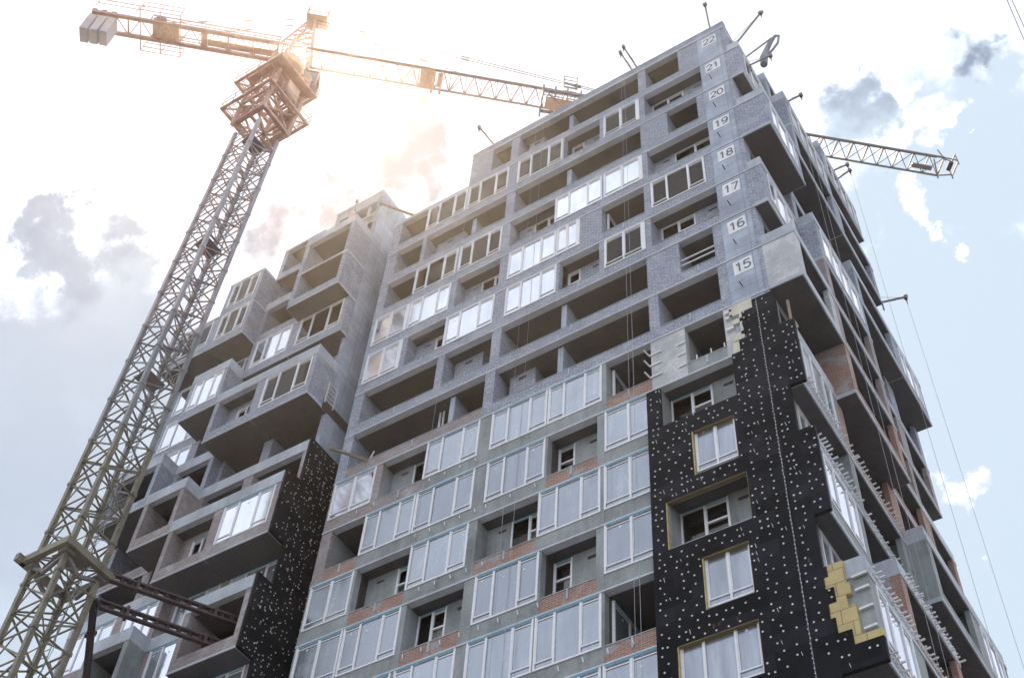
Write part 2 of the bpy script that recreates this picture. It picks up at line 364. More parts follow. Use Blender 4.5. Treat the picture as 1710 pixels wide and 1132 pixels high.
# ------------------------------------------------------------------ window builder
def window(fr, s0, s1, z0, z1, n, glass_k, parent, tape=False, d=0.0, rails=None, side=0.0, fw=0.07, mid=False):
    """one framed window; s0..s1 along the facade, n panes; side = extra white reveal at the right"""
    b = MB(fr); w = s1-s0
    cuts = {1: (0, 1), 2: (0, .5, 1), 3: (0, .29, .70, 1), 4: (0, .25, .5, .75, 1)}[n]
    a0, a1 = s0, s1
    d0, d1 = d-0.03, d+0.07
    b.fbox(a0, a0+fw, d0, d1, z0, z1, 'white'); b.fbox(a1-fw-side, a1, d0, d1, z0, z1, 'white')
    b.fbox(a0+fw, a1-fw-side, d0, d1, z0, z0+fw, 'white'); b.fbox(a0+fw, a1-fw-side, d0, d1, z1-fw, z1, 'white')
    i0, i1 = a0+fw, a1-fw-side; wi = i1-i0
    if rails is None: rails = {1: (), 2: (0, 1), 3: (0, 2), 4: (0, 3)}[n]
    for j in range(1, n):
        c = i0+wi*cuts[j]; b.fbox(c-0.035, c+0.035, d0, d1-0.01, z0+fw, z1-fw, 'white')
    for j in range(n):
        c0 = i0+wi*cuts[j]+0.035*(j > 0); c1 = i0+wi*cuts[j+1]-0.035*(j < n-1)
        if j in rails:
            zr = z0+fw+0.22
            b.fbox(c0, c1, d0+0.01, d1-0.015, zr, zr+0.05, 'white')
            b.fbox(c0, c0+0.035, d0+0.02, d1-0.02, zr+0.05, z1-fw, 'white'); b.fbox(c1-0.035, c1, d0+0.02, d1-0.02, zr+0.05, z1-fw, 'white')
            b.fbox(c0+0.035, c1-0.035, d0+0.02, d1-0.02, z1-fw-0.13, z1-fw-0.09, 'white')
    if mid:
        zr = z0+(z1-z0)*0.62; c0 = i0+wi*cuts[n-1]; b.fbox(c0+0.035*(n > 1), i1, d0+0.005, d1-0.01, zr, zr+0.07, 'white')
    if glass_k in ('film', 'grey', 'bright') and random.random() < 0.8:      # maker's stickers left on the glass
        for j in range(n):
            if random.random() < 0.6:
                xs = i0+wi*(cuts[j]+(cuts[j+1]-cuts[j])*random.uniform(.2, .75)); zs = z1-fw-random.uniform(.25, .5)
                b.fbox(xs, xs+0.09, d+0.012, d+0.017, zs, zs+0.07, 'white')
    o = b.build('window', parent)
    p = MB(fr); p.fbox(i0, i1, d+0.018, d+0.030, z0+fw, z1-fw, 'g'+glass_k); p.build('pane', o)
    if tape:
        q = MB(fr); q.fbox(i0, i1, d-0.026, d-0.018, z1-0.06, z1-0.018, 'tape')
        q.v = [tuple(v) for v in q.v]
        # the tape runs just in front of the head of the frame
        q2 = MB(fr); q2.fbox(i0, i1, d-0.040, d-0.032, z1-0.065, z1-0.01, 'tape'); q2.build('sealing_tape', o)
    return o

# ================================================================== MAIN TOWER
def C(k): return 0.6+3.0*k
Y0 = 28.06; XL, XR = -29.7, -8.87
TW = empty('unfinished_tower_block', 'unfinished tower block with numbered corner pier and black insulation low on its corner', 'building')
FR = ('F', Y0)
SPEC = {
22: [(-23.25,-22.0,'O'),(-21.5,-14.0,'O',dict(cols=[-18.35], inner=[(-21.3,-20.3)])),(-13.55,-11.6,'O')],
21: [(-29.1,-27.35,'O'),(-27.3,-24.7,'W3','clear'),(-24.6,-22.0,'W3','clear'),(-21.4,-18.6,'W3','clear'),(-18.5,-16.35,'L',[(-18.1,-17.25)]),(-16.1,-14.0,'W2','clear'),(-13.7,-10.45,'L',[(-13.25,-11.5)])],
20: [(-29.0,-27.3,'O'),(-27.05,-21.95,'O',dict(cols=[-24.2], inner=[(-26.9,-25.1)])),(-21.4,-14.0,'O',dict(cols=[-18.35])),(-12.5,-10.85,'O')],
19: [(-29.15,-27.37,'O'),(-27.32,-24.7,'W3','clear'),(-24.55,-22.0,'W3','clear'),(-21.5,-18.9,'L',[(-20.0,-18.95)]),(-18.85,-16.2,'W3','bright'),(-16.1,-13.97,'W2','bright'),(-13.7,-10.45,'L',[(-12.25,-10.5)])],
18: [(-29.45,-27.3,'W2','bright'),(-27.25,-24.8,'W3','bright'),(-24.45,-21.9,'L',[(-22.85,-21.95)]),(-21.4,-18.72,'W3','bright'),(-18.68,-17.4,'W2','bright'),(-16.2,-13.98,'O',dict(win=1)),(-13.6,-10.85,'W3','clear')],
17: [(-29.45,-27.3,'W2','bright'),(-27.0,-24.8,'L',[(-25.2,-24.85)]),(-24.75,-22.0,'W3','bright'),(-21.35,-18.6,'W3','bright'),(-18.45,-16.35,'L',[(-18.1,-17.3)]),(-16.07,-14.0,'W2','clear'),(-13.7,-10.45,'L',[(-13.2,-11.55)])],
16: [(-29.1,-24.9,'O'),(-24.5,-21.9,'O',dict(inner=[(-24.4,-22.85)])),(-21.4,-14.0,'O',dict(cols=[-18.33])),(-12.45,-10.86,'O',dict(bars=1))],
15: [(-29.15,-22.0,'O',dict(cols=[-23.95])),(-21.5,-14.0,'O',dict(cols=[-18.42], inner=[(-21.2,-19.9)])),(-13.55,-10.85,'O',dict(props=1))],
14: [(-29.6,-27.35,'W2','bright'),(-27.0,-24.72,'L',[(-25.2,-24.75)]),(-24.67,-22.0,'W3','film'),(-21.4,-18.72,'W3','film'),(-18.67,-16.2,'W3','film'),(-16.0,-14.0,'O',dict(win=1)),(-12.5,-10.85,'O')],
13: [(-29.15,-27.45,'O'),(-27.4,-24.86,'W3','film'),(-24.81,-21.98,'W3','film'),(-21.4,-18.7,'W3','film'),(-18.6,-16.4,'L',[(-18.1,-17.35)]),(-16.07,-14.02,'W2','film'),(-13.67,-10.7,'L',[(-13.27,-11.6)])],
12: [(-29.6,-27.42,'W2','film'),(-27.3,-24.72,'L',[(-25.15,-24.75)]),(-24.67,-21.98,'W3','film'),(-21.6,-18.92,'L',[(-20.0,-18.95)]),(-18.87,-16.25,'W3','film'),(-16.1,-13.97,'W2','film'),(-12.45,-10.87,'W2','grey')],
11: [(-29.6,-27.38,'W2','film'),(-27.33,-24.68,'W3','film'),(-24.45,-21.9,'L',[(-23.9,-22.55)]),(-21.42,-18.72,'W3','film'),(-18.63,-16.42,'L',[(-18.1,-17.35)]),(-16.1,-13.97,'W2','film'),(-13.6,-10.65,'L',[(-13.2,-11.45)])],
10: [(-29.6,-27.4,'W2','film'),(-27.33,-24.7,'W3','film'),(-24.55,-21.95,'W3','film'),(-21.5,-18.8,'W3','film'),(-18.75,-16.2,'W3','film'),(-16.1,-14.1,'O',dict(win=1)),(-12.47,-10.88,'W2','grey')],
9: [(-29.1,-27.4,'O'),(-27.33,-24.7,'W3','film'),(-24.55,-21.95,'W3','film'),(-21.6,-18.9,'L',[(-20.0,-18.95)]),(-18.85,-16.22,'W3','film'),(-16.15,-14.15,'W2','film'),(-13.5,-10.88,'W3','grey')],
8: [(-29.6,-27.4,'W2','film'),(-27.33,-24.7,'W3','film'),(-24.45,-21.95,'L',[(-23.9,-22.6)]),(-21.5,-18.8,'W3','film'),(-18.6,-16.4,'L',[(-18.1,-17.35)]),(-16.15,-14.15,'W2','film'),(-12.47,-10.88,'W2','grey')],
}
def wallmat(k, xa, xb):
    """what the solid masonry between openings is made of"""
    xc = (xa+xb)/2
    if k >= 15: return 'block'
    if k == 14: return 'render' if xc > -14.2 else ('dullred' if xc < -24 else 'plaster')
    if xc < -26 and k >= 13: return 'dullred'
    return 'plaster'
def paramat(k, kind, xc):
    if k >= 17: return 'block'
    if k >= 15: return 'dullred' if (k == 15 and xc < -20) else 'block'
    if k == 14: return 'red' if kind in 'LO' and xc > -17 and xc < -13.9 else ('dullred' if xc < -24 else 'plaster')
    return 'red' if kind in 'LO' else 'plaster'
def room_box(b, s0, s1, z0, z1, depth): pass
winlist = []
for k, ops in SPEC.items():
    zc, zf = C(k), C(k-1)
    xl = -24.7 if k == 22 else XL
    wb = MB(FR)
    # wall masonry, gap by gap (masonry stops at the concrete corner pier)
    edges = [xl]+[v for o in ops for v in (o[0], o[1])]+[-10.42]
    for i in range(0, len(edges), 2):
        xa, xb = edges[i], edges[i+1]
        wb.fbox(xa, xb, 0, 0.32, zf+0.07, zc, wallmat(k, xa, xb))
    for o in ops:
        kind = o[2][0]; mt = paramat(k, kind, (o[0]+o[1])/2)
        wb.fbox(o[0], o[1], 0.012, 0.30, zf+0.07, zf+0.735, mt)
        if kind in 'LO' and k <= 21:      # sill capping and the little drain bar in the middle
            wb.fbox(o[0]+0.02, o[1]-0.02, -0.02, 0.31, zf+0.735, zf+0.762, 'slab')
            cx = o[0]+(o[1]-o[0])*0.5; wb.fbox(cx-0.03, cx+0.03, -0.03, 0.012, zf+0.3, zf+0.735, 'slab')
    tag(wb.build('front_wall', TW), None)
    # pier beside the corner: concrete strip with visible formwork
    # floor slab with its edge just proud of the wall
    sb = MB(); sb.box(xl, XR, Y0+0.33, 45.8, zf, zf+0.2, 'slab'); sb.box(xl, XR, Y0-0.04, Y0+0.33, zf, zf+0.068, 'ledge')
    o_ = sb.build('floor_slab', TW)
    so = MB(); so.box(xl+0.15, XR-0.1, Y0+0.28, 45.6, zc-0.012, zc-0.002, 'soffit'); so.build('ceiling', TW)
    # rooms: walls behind the front
    rb = MB()
    for o in ops:
        kind = o[2][0]
        if kind == 'L':
            dd = 0.72; my = Y0+dd
            inner = [(max(o[0]+0.05, q[0]*1.0257), (o[1] if abs(q[1]-o[1]) < 0.32 else q[1]*1.0257)) for q in o[3]]
            mk = 'block' if k >= 15 else 'plaster'
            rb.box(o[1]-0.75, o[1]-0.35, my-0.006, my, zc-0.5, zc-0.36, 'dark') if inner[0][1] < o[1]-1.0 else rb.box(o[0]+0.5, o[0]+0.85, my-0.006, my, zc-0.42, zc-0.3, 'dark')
            rb.box(o[0]-0.12, o[0], Y0+0.32, my+0.15, zf+0.2, zc-0.012, mk); rb.box(o[1], o[1]+0.12, Y0+0.32, my+0.15, zf+0.2, zc-0.012, mk)
            e2 = [o[0]]+[v for q in inner for v in q]+[o[1]]
            for i in range(0, len(e2), 2): rb.box(e2[i], e2[i+1], my, my+0.15, zf+0.2, zc-0.012, mk)
            for q in inner:
                winlist.append((('F', my), q[0], q[1], zf+0.2, zc-0.06, 2 if q[1]-q[0] > 1.1 else 1, 'clear', k <= 14, 0.02, k))
        else:
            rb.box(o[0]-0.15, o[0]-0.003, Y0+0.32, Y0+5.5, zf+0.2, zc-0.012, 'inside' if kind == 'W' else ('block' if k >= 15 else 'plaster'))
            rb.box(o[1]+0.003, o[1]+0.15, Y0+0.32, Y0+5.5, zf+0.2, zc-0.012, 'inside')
            if kind == 'O' and len(o) > 3:
                ex = o[3]
                for cx in ex.get('cols', ()): rb.box(cx-0.13, cx+0.13, Y0+0.36, Y0+1.9, zf+0.2, zc-0.012, 'form')
                for (ia, ib) in ex.get('inner', ()):
                    rb.box(ia, ib, Y0+0.72, Y0+0.87, zf+0.2, zc-0.012, 'block'); rb.box(ib-0.15, ib, Y0+0.87, Y0+3.2, zf+0.2, zc-0.012, 'block')
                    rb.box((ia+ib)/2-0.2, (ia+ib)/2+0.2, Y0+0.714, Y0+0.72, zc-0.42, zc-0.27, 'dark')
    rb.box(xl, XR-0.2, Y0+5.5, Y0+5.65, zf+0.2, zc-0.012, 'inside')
    rb.build('room_wall', TW)
    for o in ops:
        if o[2][0] == 'W':
            n = int(o[2][1]); side = 0.12 if (n == 2 and k >= 16) else (0.0)
            window(FR, o[0], o[1], zf+0.75, zc-0.01, n, o[3], TW, tape=(k <= 14), side=side)
        elif o[2][0] == 'O' and len(o) > 3:
            ex = o[3]
            if ex.get('win'):     # glazing that turns into the room at the left side
                window(('S', o[0]+0.12), Y0+0.4, Y0+2.6, zf+0.25, zc-0.1, 2, 'clear' if k > 14 else 'grey', TW, tape=k <= 14, d=0.0)
            if ex.get('bars'):
                bb = MB(FR)
                for zz in (zf+1.35, zf+1.72): bb.fbox(o[0], o[1], 0.08, 0.13, zz, zz+0.05, 'white')
                bb.build('guard_rail', TW)
            if ex.get('props'):
                bb = MB()
                for q in range(4): bb.bar((-13.2+q*0.33, Y0+0.5, zf+0.75), (-13.45+q*0.33, Y0+1.1, zf+1.25), 0.09, 'bracket')
                bb.build('steel_prop', TW)
for (fr, a, b_, z0, z1, n, gk, tp, d_, k) in winlist:
    window(fr, a, b_, z0+0.3, z1, n, gk, TW, tape=tp, d=d_, rails=(n-1,), fw=0.055, mid=True)
# roof slab, parapet and lower roof
rf = MB(); rf.box(-24.7, XR, Y0-0.035, 45.8, C(22), C(22)+0.2, 'slab'); rf.box(-24.7, XR, Y0, Y0+0.3, C(22)+0.2, C(22)+0.72, 'block')
rf.box(-24.75, XR+0.03, Y0-0.03, Y0+0.32, C(22)+0.72, C(22)+0.76, 'slab')
rf.box(XR-0.3, XR, Y0+0.3, 31.8, C(22)+0.2, C(22)+0.72, 'block')
rf.box(-24.7, -24.4, Y0+0.32, 40, C(21)+0.2, C(22)+0.6, 'block')
rf.build('upper_roof', TW)
rf = MB(); rf.box(XL, -24.7, Y0-0.04, 45.8, C(21), C(21)+0.27, 'slab')
rf.box(XL, -29.2, Y0+0.1, Y0+0.5, C(21)+0.27, C(21)+0.5, 'slab'); rf.build('lower_roof', TW)
# corner pier
pb = MB()
pb.box(-10.42, -9.08, Y0-0.02, Y0+0.4, C(7), C(22), 'form')
pb.box(-9.08, XR, Y0-0.001, Y0+0.4, C(7), C(22), 'block')
for k in range(8, 22):
    pb.box(-10.42, -9.08, Y0-0.028, Y0-0.02, C(k)-0.02, C(k)+0.02, 'dark')
pb.build('corner_pier', TW)
# left end wall and solid lower storeys
lb = MB(); lb.box(XL, XL+0.25, Y0+0.32, 45.8, C(7)+0.2, C(21), 'block'); lb.build('end_wall', TW)
lb = MB(); lb.box(XL, XR, Y0+0.02, 45.7, 0, C(7), 'plaster')
for k in range(1, 7):
    for i, x in enumerate((-28.5,-26,-23.3,-20,-17.5,-15,-11.8)):
        lb.box(x-1.0, x+1.0, Y0-0.01, Y0+0.02, C(k)-2.1, C(k)-0.1, 'gfilm')
lb.build('lower_storeys', TW)
# reinforcement bars and anchors sticking out of the corner pier
ab = MB()
for k in range(15, 22):
    zz = C(k)-1.45; ab.bar((-9.9, Y0-0.02, C(k-1)+0.95), (-9.86, Y0-0.42, C(k-1)+0.72), 0.035, 'dark')
ab.build('anchor_bar', TW)
# loose galvanised cleats left of the insulation on the fourteenth floor
class Each:
    def bar(self, *a, **k):
        q = MB(); q.bar(*a, **k); q.build('cleat', TW)
cb = Each()
for z in (C(13)+2.15, C(13)+1.5, C(13)+0.8):
    cb.bar((-14.05, Y0-0.03, z), (-13.55, Y0-0.03, z+0.02), 0.07, 'bracket'); cb.bar((-14.05, Y0-0.03, z), (-14.15, Y0-0.32, z+0.12), 0.05, 'bracket')
    cb.bar((-12.85, Y0-0.03, z-0.1), (-12.52, Y0-0.03, z-0.08), 0.07, 'bracket')
for z in (C(13)+2.6, C(13)+2.25, C(13)+1.55): cb.bar((-10.75, Y0-0.06, z), (-10.45, Y0-0.06, z+0.02), 0.12, 'bracket')
for x in (-12.1, -11.5, -10.95): cb.bar((x, Y0+0.05, C(13)+0.74), (x+0.02, Y0-0.03, C(13)+0.98), 0.05, 'bracket')
# rows of small cleats on the slab edges of the left-middle floors
for k, xs in ((13, [-28.0+i*0.9 for i in range(2)]), (13, [-24.3+i*0.75 for i in range(4)]), (12, [-24.6+i*0.7 for i in range(5)]), (11, [-24.0+i*0.7 for i in range(5)]), (12, [-21.3+i*1.1 for i in range(3)]), (10, [-24.3+i*0.8 for i in range(8)]), (9, [-17.8+i*0.9 for i in range(6)])):
    for x in xs: cb.bar((x, Y0-0.02, C(k)+0.62), (x+0.10, Y0-0.10, C(k)+0.33), 0.035, 'bracket')
# red spray rings in two loggias
for (x, k) in ((-24.42, 11), (-21.55, 12), (-27.26, 14), (-11.0, 10)):
    rr = MB()
    for j in range(16):
        t0, t1 = 2*math.pi*j/16, 2*math.pi*(j+1)/16
        rr.bar((x+0.006, Y0+0.75+0.17*math.cos(t0), C(k-1)+1.25+0.25*math.sin(t0)), (x+0.006, Y0+0.75+0.17*math.cos(t1), C(k-1)+1.25+0.25*math.sin(t1)), 0.022, 'redpaint')
        rr.bar((x+0.6+0.17*math.cos(t0), Y0+0.714, C(k-1)+1.25+0.2*math.sin(t0)), (x+0.6+0.17*math.cos(t1), Y0+1.444, C(k-1)+1.25+0.2*math.sin(t1)), 0.022, 'redpaint')
    if k in (11, 12): rr.build('paint_ring', TW)

# ------------------------------------------------------------------ side facade (faces +X)
PL = {'0': -8.87, 'S': -8.27, 'L': -7.5}
BY = [28.06, 31.8, 37.1, 42.1, 45.75]
SIDE = {
0: {22:'0O',21:'SWd',20:'0O',19:'LWb',18:'0O',17:'SWb',16:'0O',15:'LO',14:'0O',13:'SWg',12:'0W',11:'SWb',10:'0W',9:'LWb',8:'0O'},
1: {22:'SO',21:'LWd',20:'LO',19:'SO',18:'SO',17:'LWb',16:'LO',15:'LO',14:'LO',13:'SO',12:'SO',11:'0O',10:'LO',9:'LO',8:'0O'},
2: {22:'LWd',21:'0O',20:'LO',19:'SO',18:'LO',17:'SO',16:'SO',15:'SO',14:'SO',13:'SO',12:'LO',11:'SO',10:'SO',9:'SO',8:'0O'},
3: {22:'0O',21:'0O',20:'0O',19:'0O',18:'LWb',17:'SO',16:'SO',15:'0O',14:'SO',13:'SO',12:'LWb',11:'0O',10:'SO',9:'0O',8:'0O'},
}
def smat(bay, k):
    if k >= 18: return 'block'
    if k == 15 and bay == 0: return 'render'
    if k in (9, 12) : return 'plaster'
    if bay == 0: return 'block' if k >= 15 else 'plaster'
    if k == 17: return 'block'
    return {16:'dullred',15:'dullred',14:'red',13:'red',12:'plaster',10:'red'}.get(k, 'red')
for bay in range(4):
    ya, yb = BY[bay], BY[bay+1]
    for k in range(22, 7, -1):
        cell = SIDE[bay][k]; px = PL[cell[0]]; kd = cell[1:]
        zf, zc = C(k-1), C(k); mt = smat(bay, k); fr = ('S', px)
        up = PL[SIDE[bay][k+1][0]] if k < 22 else -99
        b = MB(fr)
        brick_edge = mt if k < 17 and bay > 0 else 'slab'
        if px > XR:
            # cantilever floor and end walls
            b.box(XR, px+0.03, ya-(0.03 if bay == 0 else 0), yb, zf, zf+0.2, 'slab')
            so = MB(); so.box(XR+0.02, px-0.02, ya+0.02, yb-0.02, zf-0.008, zf, 'soffit'); so.build('soffit', TW)
            b.box(XR, px, ya, ya+0.25, zf+0.2, zc, mt)
            b.box(XR, px, yb-0.25, yb-0.002, zf+0.2, zc, mt)
            if up < px:   # roof of the box with its upstand
                b.box(XR, px+0.03, ya-(0.03 if bay == 0 else 0), yb, zc, zc+0.2, 'slab')
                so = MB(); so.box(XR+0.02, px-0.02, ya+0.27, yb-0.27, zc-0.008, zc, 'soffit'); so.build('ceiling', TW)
                b.box(XR, px, ya, ya+0.15, zc+0.2, zc+0.72, 'slab'); b.box(px-0.15, px, ya+0.15, yb-0.15, zc+0.2, zc+0.72, 'slab'); b.box(XR, px, yb-0.15, yb-0.003, zc+0.2, zc+0.72, 'slab')
        # side wall of the cell: parapet, piers, opening
        pw = 0.3 if bay == 0 and px <= XR else 0.28
        y1, y2 = ya+(0.4 if bay == 0 and px <= XR else 0.25 if px > XR else 0), yb-0.25
        pm = mt
        b.fbox(y1, y2, 0.0, 0.22, zf+0.2, zf+0.73, pm if k < 17 else ('block' if k > 17 or bay else 'plaster'))
        b.fbox(y1, y1+pw, 0.001, 0.22, zf+0.73, zc, mt); b.fbox(y2-pw, y2, 0.001, 0.22, zf+0.73, zc, mt)
        b.build('side_wall', TW)
        o0, o1 = y1+pw, y2-pw
        if kd[0] == 'W':
            gk = {'b': 'bright', 'd': 'clear', 'g': 'grey', '': 'grey'}[kd[1:]]
            window(fr, o0, o1, zf+0.75, zc-0.01, 4 if o1-o0 > 3.4 else 3, gk, TW, tape=False)
        # cross walls inside, at the bay lines
        cw = MB(); inner = 'block' if k >= 17 else ('dullred' if k >= 15 else ('red' if k in (14, 13) else 'plaster'))
        cw.box(-13.49, XR-0.25, yb-0.25, yb-0.004, zf+0.2, zc-0.012, inner)
        if px > XR: cw.box(XR-0.25, XR, yb-0.25, yb-0.004, zf+0.2, zc-0.012, inner)
        cw.build('cross_wall', TW)
    ib = MB(); ib.box(-13.7, -13.5, max(ya, Y0+5.66), yb, C(7), C(22)-0.02, 'inside'); ib.build('core_wall', TW)

# bracket rows on the slab edges of the side facade (thin galvanised angles)
BR_N = [0]; brest = MB(); bproto = {}
def bracket_row(x, ya, yb, z, n, ln=0.24):
    for i in range(n):
        y = ya+(yb-ya)*(i+0.5+random.uniform(-.25, .25))/n; l_ = round(ln*random.choice((0.7, 1.0, 1.15)), 3); z_ = z+random.uniform(-.03, .03)
        def shape(b, ox, oy, oz):
            b.bar((ox+0.035, oy, oz), (ox+l_, oy, oz+0.02), 0.05, 'bracket'); b.bar((ox+0.034, oy, oz-0.08), (ox+0.034, oy, oz+0.08), 0.05, 'bracket')
        if BR_N[0] < 100:
            BR_N[0] += 1
            if l_ not in bproto:
                b = MB(); shape(b, 0, 0, 0); o = b.build('bracket', TW); bproto[l_] = o
            else: o = bproto[l_].copy(); COL.objects.link(o); o.parent = TW
            o.location = (x, y, z_)
        else: shape(brest, x, y, z_)
bracket_row(-7.5, 28.3, 36.5, C(9)+0.4, 34); bracket_row(-7.5, 32.0, 37.0, C(10)+0.1, 24)
bracket_row(-8.27, 28.1, 31.7, C(11)+0.4, 18); bracket_row(-8.27, 28.1, 36.6, C(12)+0.30, 36)
bracket_row(-7.5, 28.2, 36.5, C(8)+0.35, 26); bracket_row(-8.27, 31.9, 36.9, C(11)+0.12, 16)
tag(brest.build('bracket', TW), kind='stuff')
b = MB()
for z in (C(9)-0.05, C(9)-0.55, C(9)-1.25, C(9)-1.95):
    b.bar((-7.95+0.1*random.random(), Y0-0.08, z), (-7.5, Y0-0.08, z+0.03), 0.07, 'bracket')
b.build('corner_cleat', TW)

# ------------------------------------------------------------------ black insulation on the corner
def zk(v): return 0.6+3*v
def sheet(rects, d0, d1, matn, name, parent=TW, label=None):
    b = MB(FR)
    for (a, c, z0, z1) in rects: b.fbox(a, c, d0, d1, zk(z0), zk(z1), matn)
    o = b.build(name, parent)
    if label: o['label'] = label
    return o
blackR = [(-14.2,-13.64,6.9,12.95),(-13.64,-12.5,10.92,12.22),(-12.5,-10.85,11.9,12.22),(-12.5,-10.85,10.92,11.17),(-10.85,-10.65,10.92,12.22),
 (-13.64,-12.49,8.87,10.2),(-12.49,-10.87,9.91,10.2),(-12.49,-10.87,8.87,9.2),(-10.87,-10.65,8.87,10.2),(-13.64,-13.52,6.9,8.87),(-13.52,-10.86,6.9,8.22),(-10.86,-10.65,6.9,8.87),
 (-10.65,-10.3,6.9,12.98),(-10.3,-9.98,6.9,13.19),(-9.98,-9.6,6.9,13.5),(-10.06,-9.98,13.3,13.5),(-10.06,-9.6,13.5,13.73),(-9.6,-8.82,6.9,13.89),(-8.82,-8.7,9.21,13.89),
 (-8.7,-8.13,12.0,13.17),(-8.7,-8.13,9.93,11.22),
 (-8.82,-8.74,8.57,9.21),(-8.74,-8.6,9.08,9.21),(-8.74,-8.49,8.75,8.93),(-8.82,-8.6,8.38,8.57),(-8.82,-8.2,8.20,8.38),(-8.82,-7.37,7.93,8.20),(-8.82,-8.7,6.9,7.93)]
sheet(blackR, -0.15, -0.004, 'black', 'black_insulation')
woolR = [(-10.56,-9.6,13.735,13.95),(-10.1,-9.98,13.47,13.53),(-10.18,-10.06,13.3,13.735),(-10.48,-10.06,13.56,13.64),(-10.5,-10.06,13.22,13.36),(-10.56,-10.3,12.98,13.2)]
sheet(woolR, -0.12, -0.003, 'woolpale', 'mineral_wool')
woolY = [(-8.8,-8.11,8.93,9.22),(-8.8,-8.03,8.79,8.93),(-8.8,-8.19,8.65,8.79),(-8.8,-7.97,8.29,8.65),(-8.3,-7.37,8.15,8.29)]
sheet(woolY, -0.13, -0.0035, 'wool', 'mineral_wool')
# yellow wool reveal showing round the openings and under the overhangs
rev = MB(FR)
for (a, c, z0, z1) in ((-12.5,-10.85,11.17,11.9),(-12.49,-10.87,9.2,9.91),(-13.52,-10.86,8.22,8.87),(-13.64,-10.65,10.2,10.92)):
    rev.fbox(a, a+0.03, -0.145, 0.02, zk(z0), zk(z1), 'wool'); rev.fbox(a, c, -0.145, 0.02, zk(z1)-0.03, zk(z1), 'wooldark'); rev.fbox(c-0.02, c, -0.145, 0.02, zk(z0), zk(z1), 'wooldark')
rev.build('wool_reveal', TW)
# joint cover strip running down the black corner, and the anchor discs
b = MB(FR); b.fbox(-9.435, -9.405, -0.165, -0.15, zk(6.9), zk(13.86), 'strip'); b.build('joint_strip', TW)
def in_rects(x, z, rects, mg=0.07):
    for (a, c, z0, z1) in rects:
        if a+mg < x < c-mg and z0+mg/3 < z < z1-mg/3: return True
    return False
dm = MB()
def disc(p, nrm, r, mb):
    n_ = Vector(nrm); mb.tube(Vector(p), Vector(p)+n_*0.012, r, 'disc', 8)
cnt = 0
taken = []
for i in range(9000):
    x = -14.2+random.random()*6.9; z = 7.0+random.random()*6.9
    x = round(x/0.20)*0.20+random.uniform(-.05, .05); z = round(z/0.10)*0.10+random.uniform(-.016, .016)
    if not in_rects(x, z, blackR) or abs(x+9.42) < 0.08: continue
    if any(abs(x-a) < 0.7 and math.hypot(x-a, 3*(z-c)) < (0.30 if random.random() < 0.75 else 0.17) for a, c, _ in taken): continue
    taken.append((x, z, random.uniform(0.028, 0.038)))
    if random.random() < 0.13: dm.bar((x+.12, Y0-0.155, zk(z)+.05), (x+.15, Y0-0.155, zk(z)-random.uniform(.05,.15)), 0.016, 'disc')
for j in range(120):
    z = 7.0+j*0.057; disc((-9.42+random.uniform(-.02, .02), Y0-0.165, zk(z)), (0, -1, 0), 0.02, dm) if z < 13.8 else None
taken.sort(key=lambda q: q[1])
dp = MB(); dp.tube((0, 0, 0), (0, -0.012, 0), 0.034, 'disc', 8); dproto = dp.build('anchor_disc', TW)
for i, (x, z, r_) in enumerate(q for q in taken if q[1] > 8.1):
    if i >= 100: disc((x, Y0-0.15, zk(z)), (0, -1, 0), r_, dm); continue
    o = dproto if i == 0 else dproto.copy()
    if i: COL.objects.link(o); o.parent = TW
    o.location = (x, Y0-0.15, zk(z))
tag(dm.build('anchor_disc', TW), None, None, None, 'stuff')

